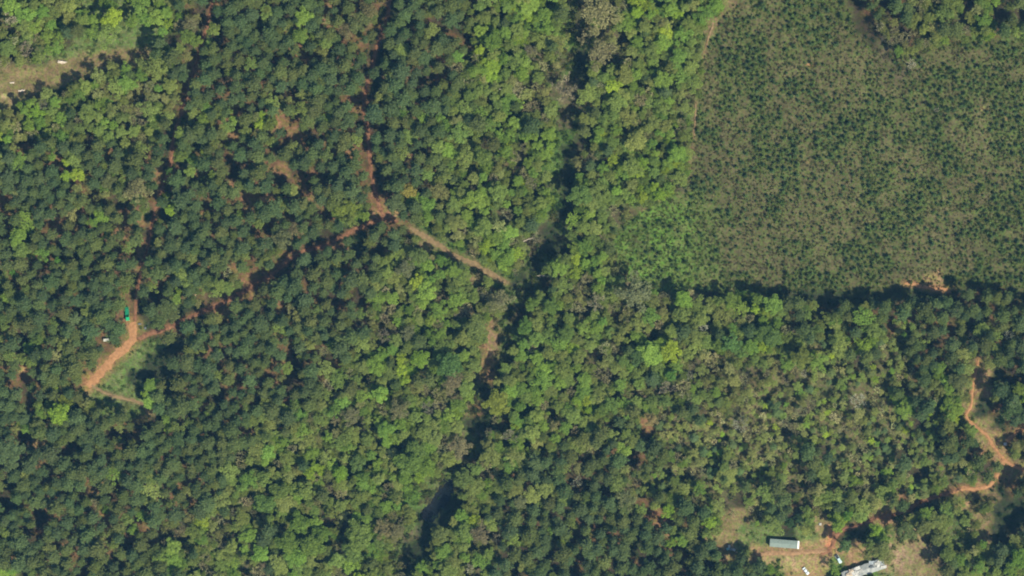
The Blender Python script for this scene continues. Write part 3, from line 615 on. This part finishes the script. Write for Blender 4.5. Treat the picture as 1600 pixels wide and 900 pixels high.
# ------------------------------------------------------------------ build the single trees: one of each kind first, then copies
def first(nm, pk, i):
    tr, cr, J = PR[pk][0][i]
    e = bpy.data.objects.new(nm, None); e.empty_display_size = .5
    a = bpy.data.objects.new('trunk', tr); a.parent = e
    b = bpy.data.objects.new('crown', cr); b.parent = e
    return e
SRC = {}
GROUPS = {'pine_tree': 'pines of the plantation', 'broadleaf_tree': 'broadleaf trees of the woods', 'bare_tree': 'leafless trees in the woods', 'scrub_tree': 'small trees of the scrub woods', 'young_pine': 'young pines planted in the clearing'}
CATS = {'pine_tree': 'pine tree', 'broadleaf_tree': 'tree', 'bare_tree': 'leafless tree', 'scrub_tree': 'small tree', 'young_pine': 'young pine'}
ZS = {'pine': 1.0, 'broad': 1.0, 'airy': 1.0, 'bare': 1.0, 'sap': 1.0}
def dims(t):
    m = t['r']*S
    if t['cls'] == 'young': return m, m*t['hscale']
    if t['cls'] == 'small': return m, max(m, 1.5)*t['hscale']*.8
    if t['kind'] != 'pine': return m, (2.3+.30*m)*t['hscale'] if t['cls'] != 'hand' else (2.75+.34*m)
    return m, (2.9+.30*m)*t['hscale'] if t['cls'] != 'hand' else (2.6+.38*m)
for nm, t in solo:
    pk = t['kind']; i = R.randrange(len(PR[pk][0])); key = (nm, pk, i)
    if key not in SRC: SRC[key] = first(nm, pk, i)
    src = SRC[key]; o = src.copy(); C.objects.link(o)
    m, z = dims(t)
    o.location = (X(t['x']), Y(t['y']), H1(t['x'], t['y'])-.1); o.rotation_euler = (0, 0, R.random()*6.283); o.scale = (m, m, z)
    tag(o, LABEL[id(t)], CATS[nm], GROUPS[nm])
    for ch in src.children:
        c = ch.copy(); C.objects.link(c); c.parent = o
        if ch.name.startswith('crown'): c['tint'] = list(map(float, t['tint']))
for s in SRC.values():
    for ch in list(s.children): bpy.data.objects.remove(ch)
    bpy.data.objects.remove(s)

# ------------------------------------------------------------------ the rest as masses (points that carry tree meshes)
def scatter_group(col, name):
    g = bpy.data.node_groups.new(name, 'GeometryNodeTree')
    g.interface.new_socket('Geometry', in_out='INPUT', socket_type='NodeSocketGeometry'); g.interface.new_socket('Geometry', in_out='OUTPUT', socket_type='NodeSocketGeometry')
    n = g.nodes; l = g.links; gi = n.new('NodeGroupInput'); go = n.new('NodeGroupOutput')
    mp = n.new('GeometryNodeMeshToPoints'); ip = n.new('GeometryNodeInstanceOnPoints'); ci = n.new('GeometryNodeCollectionInfo')
    ci.inputs[0].default_value = col; ci.inputs['Separate Children'].default_value = True; ci.inputs['Reset Children'].default_value = True
    def att(nm, ty):
        a = n.new('GeometryNodeInputNamedAttribute'); a.data_type = ty; a.inputs[0].default_value = nm; return a.outputs[0]
    l.new(gi.outputs[0], mp.inputs[0]); l.new(mp.outputs[0], ip.inputs['Points']); l.new(ci.outputs[0], ip.inputs['Instance'])
    ip.inputs['Pick Instance'].default_value = True
    l.new(att('pick', 'INT'), ip.inputs['Instance Index'])
    l.new(att('size', 'FLOAT_VECTOR'), ip.inputs['Scale'])
    cb = n.new('ShaderNodeCombineXYZ'); l.new(att('turn', 'FLOAT'), cb.inputs[2]); l.new(cb.outputs[0], ip.inputs['Rotation'])
    l.new(ip.outputs[0], go.inputs[0]); return g
def scatter(name, pk, L, kindlabel=None):
    if not L: return
    n = len(L); x = np.array([t['x'] for t in L]); y = np.array([t['y'] for t in L])
    me = bpy.data.meshes.new(name); me.from_pydata(np.stack([(x-800)*S, (450-y)*S, height(x, y)-.1], -1).tolist(), [], [])
    a = me.attributes.new('tint', 'FLOAT_VECTOR', 'POINT'); a.data.foreach_set('vector', np.array([t['tint'] for t in L], 'f').ravel())
    a = me.attributes.new('size', 'FLOAT_VECTOR', 'POINT'); a.data.foreach_set('vector', np.array([(dims(t)[0],)*2+(dims(t)[1],) if 'dz' not in t else (t['r']*S, t['r']*S, t['dz']) for t in L], 'f').ravel())
    a = me.attributes.new('turn', 'FLOAT', 'POINT'); a.data.foreach_set('value', np.array([R.random()*6.283 for _ in L], 'f'))
    a = me.attributes.new('pick', 'INT', 'POINT'); a.data.foreach_set('value', [R.randrange(len(PR[pk][0])) for _ in L])
    o = newobj(name, me); tag(o, kind='stuff'); md = o.modifiers.new('scatter', 'NODES'); md.node_group = scatter_group(PR[pk][1], name+'_nodes')
MN = {'pine_tree': 'pine_woods', 'broadleaf_tree': 'broadleaf_woods', 'bare_tree': 'leafless_woods', 'scrub_tree': 'scrub_woods', 'young_pine': 'young_pine_growth'}
for nm, L in mass.items():
    for pk in sorted(set(t['kind'] for t in L)):
        scatter(MN[nm], pk, [t for t in L if t['kind'] == pk])
# undergrowth: low shrubs everywhere but the tracks
UG = []; n2 = 30000
ux = np.array([R.uniform(-120, 1720) for _ in range(n2)]); uy = np.array([R.uniform(-110, 1010) for _ in range(n2)])
uk = cover(ux, uy); ud = np.min([distpoly(ux, uy, P)-hw for hw, P, g in TRP], axis=0); un = fnoise(ux/25, uy/25); ug = distpoly(ux, uy, GULLY)
UT = {'P': (.3, [(.05,.085,.03), (.09,.075,.04)]), 'Q': (.3, [(.04,.075,.03)]), 'R': (.15, [(.09,.09,.04)]), 'H': (.98, [(.10,.14,.035), (.08,.125,.03), (.13,.125,.05)]), 'G': (.98, [(.10,.165,.035), (.085,.15,.03)]), 'Y': (.8, [(.11,.16,.04)]),
      'O': (.55, [(.12,.12,.055), (.09,.12,.04)]), 'B': (.55, [(.12,.11,.06), (.08,.12,.04)]), 'S': (.7, [(.085,.11,.04), (.12,.13,.05), (.14,.12,.06)]), 'T': (.7, [(.15,.13,.07), (.12,.13,.05)]),
      'g': (.98, [(.12,.17,.05), (.17,.20,.06), (.085,.13,.035)]), 't': (.2, [(.13,.14,.06), (.2,.17,.09)]), 's': (.05, [(.1,.13,.05)]), 'c': (.55, [(.09,.075,.036), (.07,.075,.028), (.11,.085,.046)]), 'C': (.8, [(.055,.085,.024), (.075,.09,.028), (.05,.075,.022)]), 'k': (.5, [(.03,.06,.025)])}  # k shrubs tinted dark, the gap's shade put into their colour
for i in range(n2):
    c = chr(uk[i]); p, T = UT[c]
    if ud[i] < 1.5 or R.random() > p*(.4+1.2*un[i]): continue
    if any((ux[i]-a)**2+(uy[i]-b)**2 < (q*.8)**2 for a, b, q in OPEN[:9]): continue
    g = R.uniform(.8, 1.25); low = c in 'cCtsg'
    r = R.uniform(1.2, 2.6) if low and c != 'g' else R.uniform(1.6, 4.6) if c not in 'HGYOB' else R.uniform(2.5, 6.5)
    UG.append(dict(x=ux[i], y=uy[i], r=r, tint=tuple(v*g for v in R.choice(T)), dz=r*S*(R.uniform(.35, .8) if low else R.uniform(.8, 1.5))))
# dense small tussocks on the felled land
cx_ = np.array([R.uniform(955, 1680) for _ in range(34000)]); cy_ = np.array([R.uniform(-60, 462) for _ in range(34000)])
ci = inpoly(cx_, cy_, CLEAR); ck = cover(cx_, cy_); cn = fnoise(cx_/18, cy_/18+60)
for i in range(34000):
    if not ci[i]: continue
    c = chr(ck[i]); n_ = float(cn[i])
    if R.random() > (.95 if c == 'C' else .6)*(.4+n_): continue
    bulge = cy_[i] > 300 and R.random() < (1165-cx_[i])/150 and n_ > .36
    green = bulge and R.random() < .9 or R.random() < (.68 if c == 'C' else .18)*(.5+n_)
    T = [(.11,.165,.034), (.09,.15,.03), (.125,.165,.036)] if bulge and green else [(.065,.10,.024), (.05,.085,.02), (.085,.11,.026)] if green else [(.105,.092,.044), (.128,.108,.055), (.088,.084,.036), (.085,.10,.032)]
    g = R.uniform(.75, 1.3); r = R.uniform(.9, 2.3)
    UG.append(dict(x=cx_[i], y=cy_[i], r=r, tint=tuple(v*g for v in R.choice(T)), dz=r*S*R.uniform(.5, 1.3)))
scatter('undergrowth', 'shrub', UG)
print('undergrowth', len(UG))

# ------------------------------------------------------------------ buildings, vehicles and scrap
def boxm(cx, cy, cz, sx_, sy_, sz_, bev=.0, top=1., shift=0.):
    """a block with its top face drawn in (top < 1) and edges cut off (bev)"""
    import bmesh
    bm = bmesh.new(); bmesh.ops.create_cube(bm, size=1)
    for v in bm.verts:
        k = top if v.co.z > 0 else 1.
        v.co = Vector((v.co.x*sx_*k+(shift if v.co.z > 0 else 0)+cx, v.co.y*sy_*(k*.5+.5)+cy, v.co.z*sz_+cz))
    if bev: bmesh.ops.bevel(bm, geom=list(bm.edges), offset=bev, segments=2, affect='EDGES', profile=.6)
    me = bpy.data.meshes.new('block'); bm.to_mesh(me); bm.free(); return me
def part(name, me, m, parent):
    me.name = name; me.materials.clear(); me.materials.append(m); return newobj(name, me, parent)
def cyl(r, wd, k=18, rin=0.):
    V = []; F = []
    for s in (-1, 1):
        for j in range(k): a = j*2*math.pi/k; V.append((r*math.cos(a), s*wd/2, r*math.sin(a)))
    for s in (-1, 1):
        for j in range(k): a = j*2*math.pi/k; V.append((r*.86*math.cos(a), s*wd/2*1.08, r*.86*math.sin(a)))
    for j in range(k):
        j2 = (j+1) % k; F += [(j, j2, k+j2, k+j), (2*k+j2, 2*k+j, j, j2), (3*k+j, 3*k+j2, k+j2, k+j)]
    F += [tuple(range(2*k, 3*k)), tuple(reversed(range(3*k, 4*k)))]
    me = bpy.data.meshes.new('wheel'); me.from_pydata(V, [], F); me.update(); return me
def at(e, px, py, rz, up=0): e.location = (X(px), Y(py), H1(px, py)+up); e.rotation_euler = (0, 0, rz)
def thing(name, px, py, rz, label, cat, group=None, up=0):
    e = newobj(name, None); at(e, px, py, rz, up); tag(e, label, cat, group); return e
M_glass = mat('dark_glass', (.03, .04, .05), rough=.1, var=.1, spec=.6); M_tyre = mat('tyre', (.03, .03, .03), rough=.8); M_chrome = mat('grey_metal', (.45, .45, .45), rough=.4, metal=.6)
M_lamp = mat('lamp_glass', (.8, .8, .75), rough=.2, spec=.6); M_white = mat('white_panel', (.78, .79, .77), rough=.5, var=.08)
M_roof = mat('grey_green_roof', (.165, .215, .195), rough=.45, var=.13, scale=.7); M_wall = mat('cream_siding', (.55, .53, .47), rough=.7, var=.1); M_skirt = mat('skirting', (.3, .29, .27))
M_dull = mat('dull_white_panel', (.42, .43, .38), rough=.6, var=.15)
M_wood = mat('weathered_wood', (.26, .2, .14), var=.3, scale=4)

def trailer_home():
    e = thing('trailer_home', 1226.5, 850.5, math.radians(-4.5), 'long trailer home with a flat grey-green roof and one white end', 'trailer home')
    L, W = 18.4, 5.0
    part('wall', boxm(0, 0, 1.75, L-.5, W-.5, 2.4, .03), M_wall, e)
    part('skirting', boxm(0, 0, .3, L-.7, W-.7, .6), M_skirt, e)
    V = []; F = []; nx = 24
    for i in range(nx+1):
        x = -L/2+L*.945*i/nx
        for (y, z) in ((-W/2, 2.94), (-W/2, 3.04), (0, 3.42), (W/2, 3.04), (W/2, 2.94)): V.append((x, y, z+.012*(i % 2)))
    for i in range(nx):
        for k in range(4): a = i*5+k; F.append((a, a+5, a+6, a+1))
        F.append((i*5+4, (i+1)*5+4, (i+1)*5, i*5))
    F += [(0, 1, 2, 3, 4), tuple(nx*5+k for k in (4, 3, 2, 1, 0))]
    rf = part('roof', mesh('roof', V, F, [M_roof]), M_roof, e)
    for i in range(9):
        x = -L/2+1+i*1.95; part('roof_seam', boxm(x, 0, 3.235, .06, W-.1, .0, 0), M_roof, rf) if False else None
    part('vent', boxm(-3, 1.1, 3.42, .35, .35, .3, .03), M_chrome, rf); part('vent', boxm(4.2, -1.0, 3.42, .3, .3, .3, .03), M_chrome, rf)
    part('white_roof_end', boxm(L/2-.5, 0, 3.12, 1.05, W, .36, .05), M_white, e)
    for i, x in enumerate((-7, -4.4, -1.6, 3.0, 6.4)):
        wn = part('window', boxm(x, -W/2+.22, 1.95, 1.2, .1, .9, .01), M_white, e); part('pane', boxm(x, -W/2+.16, 1.95, 1.04, .03, .74), M_glass, wn)
        wn = part('window', boxm(x, W/2-.22, 1.95, 1.0, .1, .9, .01), M_white, e); part('pane', boxm(x, W/2-.16, 1.95, .84, .03, .74), M_glass, wn)
    d = part('door', boxm(.8, -W/2+.2, 1.55, .95, .1, 2.0, .01), M_skirt, e); part('handle', boxm(1.15, -W/2+.12, 1.5, .05, .06, .15), M_chrome, d)
    for s in range(3): part('step', boxm(.8, -W/2-.15-.3*s, .45-.15*s, 1.2, .3, .12, .01), M_wood, e)
trailer_home()

def vehicle(name, px, py, rz, label, cat, paint, L=4.8, W=1.85, kind='car'):
    e = thing(name, px, py, rz, label, cat)
    m = mat(name+'_paint', paint, rough=.3, var=.06, spec=.5)
    b = part('body', boxm(0, 0, .68, L, W, .62, .12, .97), m, e)
    if kind == 'pickup':
        part('cabin', boxm(.35, 0, 1.28, L*.34, W*.9, .62, .09, .8), M_glass, e); part('cab_roof', boxm(.35, 0, 1.6, L*.25, W*.76, .08, .03), m, e)
        part('truck_bed', boxm(-L*.31, 0, 1.0, L*.34, W*.82, .03), M_tyre, e)
        for s in (-1, 1): part('bed_side', boxm(-L*.31, s*W*.46, 1.08, L*.36, .08, .25, .02), m, e)
    else:
        part('windows', boxm(-.15, 0, 1.2, L*.54, W*.9, .5, .07, .74), M_glass, e); part('cab_roof', boxm(-.2, 0, 1.47, L*.34, W*.74, .07, .03), m, e)
        part('bonnet', boxm(L*.36, 0, 1.0, L*.2, W*.8, .04, .01), m, e)
    for x in (-L*.3, L*.31):
        for s in (-1, 1):
            wl = part('wheel', cyl(.34, .22), M_tyre, e); wl.location = (x, s*(W/2-.06), .34)
            h = part('rim', cyl(.19, .24), M_chrome, wl)
    for s in (-1, 1):
        part('headlight', boxm(L/2-.02, s*W*.36, .74, .08, .3, .16, .02), M_lamp, e)
        part('tail_light', boxm(-L/2+.02, s*W*.38, .78, .08, .2, .2, .02), mat('red_lens', (.5, .02, .02), rough=.3), e)
    part('bumper', boxm(L/2+.03, 0, .45, .12, W*.92, .18, .03), M_chrome, e)
    return e
vehicle('pickup_truck', 1312, 875, math.radians(-57), 'pale blue pickup truck parked on the dirt yard below the round sage tree', 'pickup truck', (.45, .60, .66), 5.9, 2.0, 'pickup')
vehicle('parked_car', 1261, 894, math.radians(-52), 'white car half under bushes at the bottom edge of the dirt yard', 'car', (.62, .70, .76), 5.0, 1.9)

def green_truck():
    e = thing('cargo_truck', 197, 490, math.radians(-84), 'long bright green truck parked at the upper end of the orange road', 'truck')
    g = mat('green_paint', (.012, .36, .15), rough=.35, var=.08, spec=.5); dg = mat('shaded_green_paint', (.01, .17, .09), rough=.4, var=.15)  # darker green: tree shade painted into the bed and load
    part('chassis', boxm(0, 0, .75, 8.2, .95, .3, .03), M_tyre, e)
    cb = part('cab', boxm(3.3, 0, 1.75, 2.3, 2.25, 1.9, .14, .93), g, e); part('windscreen', boxm(4.36, 0, 2.1, .12, 1.9, .75, .03), M_glass, cb)
    for s in (-1, 1): part('side_window', boxm(3.45, s*1.09, 2.15, 1.0, .1, .6, .02), M_glass, cb); part('mirror', boxm(4.2, s*1.3, 2.1, .12, .2, .4, .03), M_tyre, cb)
    bd = part('cargo_bed', boxm(-1.2, 0, 1.15, 5.6, 2.3, .3, .03), dg, e)
    for s in (-1, 1): part('side_board', boxm(-1.2, s*1.12, 1.65, 5.6, .08, .75, .02), g, e)
    part('headboard', boxm(1.58, 0, 1.85, .1, 2.3, 1.2, .02), g, e); part('tailgate', boxm(-3.98, 0, 1.6, .08, 2.25, .7, .02), g, e)
    part('load', boxm(-1.6, 0, 1.5, 3.8, 1.9, .5, .18, .8), dg, e)
    for x in (3.2, -1.9, -3.1):
        for s in (-1, 1):
            wl = part('wheel', cyl(.5, .3), M_tyre, e); wl.location = (x, s*.95, .5); part('rim', cyl(.26, .32), M_chrome, wl)
    for s in (-1, 1): part('headlight', boxm(4.46, s*.8, 1.05, .08, .3, .2, .02), M_lamp, e)
green_truck()

def small_trailer():
    e = thing('box_trailer', 164.5, 531.5, math.radians(3), 'small white box trailer among young bushes beside the orange road', 'trailer')
    b = part('box', boxm(0, 0, 1.25, 3.9, 1.7, 1.5, .09), M_dull, e); part('roof_hatch', boxm(.4, 0, 2.03, .6, .6, .08, .02), M_chrome, b)
    for s in (-1, 1):
        wl = part('wheel', cyl(.34, .2), M_tyre, e); wl.location = (-.1, s*.95, .34); part('rim', cyl(.18, .22), M_chrome, wl)
    part('drawbar', boxm(2.8, 0, .5, 1.5, .1, .1), M_chrome, e)
    for x in (-1.2, .9): part('side_window', boxm(x, -.95, 1.45, .8, .05, .4, .01), M_glass, b)
small_trailer()

def crumpled(name, sx_, sy_, amp, m, seed, n=9):
    rs = random.Random(seed); V = []; F = []
    for i in range(n+1):
        for j in range(n+1):
            V.append(((i/n-.5)*sx_+rs.uniform(-.04, .04)*sx_, (j/n-.5)*sy_+rs.uniform(-.05, .05)*sy_, rs.uniform(0, amp)))
    k = (n+1)**2; V += [(x, y, z-.03) for x, y, z in V]
    for i in range(n):
        for j in range(n):
            a = i*(n+1)+j; F += [(a, a+n+1, a+n+2, a+1), (k+a+1, k+a+n+2, k+a+n+1, k+a)]
    ring = [i*(n+1) for i in range(n+1)]+[n*(n+1)+j for j in range(1, n+1)]+[i*(n+1)+n for i in range(n-1, -1, -1)]+[j for j in range(n-1, 0, -1)]
    for a, b in zip(ring, ring[1:]+ring[:1]): F.append((a, k+a, k+b, b))
    return mesh(name, V, F, [m])
M_sh = [mat('pale_sheet', c, rough=.5, var=.15, scale=1.2, spec=.3) for c in ((.48, .48, .45), (.33, .38, .42), (.24, .26, .26), (.52, .44, .34), (.14, .16, .18), (.60, .60, .57))]
def ruin():
    e = thing('ruined_house', 1351, 892, math.radians(19), 'long ruined house with a tattered patchwork roof of white and grey sheets', 'house')
    L, W = 27.5, 6.6; rs = random.Random(8)
    part('wall', boxm(0, 0, 1.3, L-.6, W-.8, 2.6, .02), M_wall, e)
    V = []; F = []
    for i in range(15):
        x = -L/2+L*i/14
        for y, z in ((-W/2+rs.uniform(-.4, .4), 2.75), (0, 3.5+rs.uniform(-.25, .1)), (W/2+rs.uniform(-.4, .4), 2.75)): V.append((x+rs.uniform(-.2, .2), y, z))
    for i in range(14):
        for k in range(2): a = i*3+k; F.append((a, a+3, a+4, a+1))
    rf = part('roof', mesh('roof', V, F, [M_sh[2]]), M_sh[2], e)
    for i in range(26):
        sx_ = rs.uniform(1.6, 4.2); x = rs.uniform(-L/2+1, L/2-1); y = rs.uniform(-W/2+.9, W/2-.6)
        o = newobj('roof_sheet', crumpled('roof_sheet', sx_, rs.uniform(1.2, 3.0), .32, M_sh[(3 if x < -7 else rs.choice((0, 1, 2, 4, 5, 5)))], i), e)
        o.location = (x, y, 3.62-abs(y)*.25+i*.012); o.rotation_euler = (rs.uniform(-.05, .05)-(.22 if y > 0 else -.22)*1.0, rs.uniform(-.08, .08), rs.uniform(-.5, .5))
    for x in (-9, -4, 1.5, 7): wn = part('window', boxm(x, W/2-.38, 1.5, 1.1, .1, 1.0, .01), M_white, e); part('pane', boxm(x, W/2-.32, 1.5, .9, .04, .8), M_glass, wn)
    d = part('door', boxm(4.2, W/2-.38, 1.1, .95, .1, 2.0, .01), M_skirt, e); part('handle', boxm(4.5, W/2-.3, 1.1, .05, .06, .15), M_chrome, d)
ruin()
def scrap(px, py, sx_, sy_, m, seed, label, rz=0., name='scrap_sheet', up=.25):
    o = newobj(name, crumpled(name, sx_, sy_, .45, m, seed, 6)); o.location = (X(px), Y(py), H1(px, py)+up); o.rotation_euler = (0, 0, rz); tag(o, label, 'scrap sheet')
M_teal = mat('teal_sheet', (.28, .52, .50), var=.15); M_tan = mat('tan_sheet', (.62, .45, .28), var=.12); M_brown = mat('brown_scrap', (.14, .08, .05), var=.3)
scrap(1139, 859, 2.2, 1.5, M_teal, 1, 'pale teal sheet at the west end of the scrap', .4)
scrap(1140.5, 855, 1.4, 1.6, M_sh[5], 2, 'bright white sheet at the top of the scrap')
scrap(1143.5, 859.5, 1.8, 1.4, M_sh[2], 3, 'grey sheet in the middle of the scrap', .3)
scrap(1148, 860.5, 1.9, 1.5, M_sh[0], 4, 'cream sheet in the east part of the scrap', -.4)
scrap(1152.5, 864.5, .9, .9, M_tan, 5, 'tiny tan sheet at the lower east tip of the scrap')
scrap(1300, 869, 2.0, 2.2, M_brown, 6, 'dark brown scrap square beside the pale blue pickup truck')
scrap(1573, 694.5, 1.9, 1.7, M_sh[5], 7, 'white sheet of scrap beside the orange track near the east edge')
scrap(1283.5, 820.5, 1.6, 1.4, M_sh[0], 8, 'pale sheet of scrap in grass above the trailer home')
scrap(216, 506.5, 2.0, .9, M_sh[4], 9, 'pale strip of scrap in shade beside the upper orange road')
scrap(225, 513, 1.2, 1.4, M_sh[4], 10, 'blue-grey scrap in shade east of the upper orange road')
scrap(302, 460, 2.4, 2.6, M_tan, 11, 'pale tan sheet at the edge of the long red track')
scrap(72, 651, 1.6, 3.0, M_sh[1], 12, 'grey-blue strip of scrap in the lower left pines')
M_log = mat('pale_log', (.55, .48, .40), var=.2, scale=3)
def logheap(px, py, n, spread, label):
    e = thing('log_heap', px, py, 0, label, 'log heap'); rs = random.Random(int(px))
    for i in range(n):
        l = rs.uniform(1.6, 3.6); r_ = rs.uniform(.14, .26); V = []; F = []
        tube(V, F, [(-l/2, 0, 0), (0, rs.uniform(-.1, .1), .04), (l/2, 0, 0)], [r_, r_*.92, r_*.8], 8); F += [tuple(reversed(range(8))), tuple(range(16, 24))]
        o = newobj('log', mesh('log', V, F, [M_log]), e); o.location = (rs.uniform(-1, 1)*spread, rs.uniform(-.35, .35)*spread, .25+.16*(i//4)+rs.uniform(0, .1)); o.rotation_euler = (0, rs.uniform(-.1, .1), rs.gauss(0, .35))
logheap(95, 96, 22, 1.7, 'pale heap of cut logs in the tan verge of the meadow')
logheap(31, 141, 9, 1.0, 'small pale log heap low on the dry verge')
logheap(16, 128, 6, .9, 'smallest pale log heap by the left end of the dry verge')
def snag(px, py, pts, rad, label):
    V = []; F = []; tube(V, F, [(a*S, b*S, z) for a, b, z in pts], rad, 7); e = thing('fallen_trunk', px, py, 0, label, 'fallen trunk'); o = newobj('stem', mesh('stem', V, F, [M_log]), e)
    for i in range(5):
        V2 = []; F2 = []; t = .45+.11*i; k = min(len(pts)-2, int(t*(len(pts)-1))); f = t*(len(pts)-1)-k; p = [pts[k][q]*(1-f)+pts[k+1][q]*f for q in range(3)]
        s = 1 if i % 2 else -1; tube(V2, F2, [(p[0]*S, p[1]*S, p[2]), (p[0]*S+1.2, p[1]*S+s*1.1, p[2]+.5)], [.07, .02], 4); newobj('branch', mesh('branch', V2, F2, [M_log]), e)
snag(818, 378, [(-8,-6,2.5),(0,1,2.8),(9,5,3.2),(16,6,3.4)], [.25, .22, .16, .06], 'pale fallen trunk reaching into the dark crook of the gully')
snag(852, 432, [(14,-1,2.6),(4,0,2.8),(-5,2,3.0),(-14,1,3.3)], [.3, .24, .15, .05], 'pale fallen trunk across the dark middle gully')
snag(788, 141, [(-8,1,9.5),(0,0,9.8),(8,1,9.9),(14,0,10)], [.2, .18, .14, .06], 'pale broken trunk lying high among the fresh green crowns')

# ------------------------------------------------------------------ the air between camera and ground
if HAZE:
    hz = boxm(0, 0, (CAMZ+30-12)/2, 24000, 24000, CAMZ+30+12); hm = bpy.data.materials.new('haze'); hm.use_nodes = True; t = hm.node_tree; t.nodes.clear()
    o = t.nodes.new('ShaderNodeOutputMaterial'); v = t.nodes.new('ShaderNodeVolumePrincipled'); v.inputs['Density'].default_value = HAZE
    v.inputs['Color'].default_value = (.20, .52, .95, 1); v.inputs['Anisotropy'].default_value = 0.0; t.links.new(v.outputs[0], o.inputs['Volume'])
    me = hz; me.materials.append(hm); ob = newobj('haze', me); tag(ob, kind='stuff')
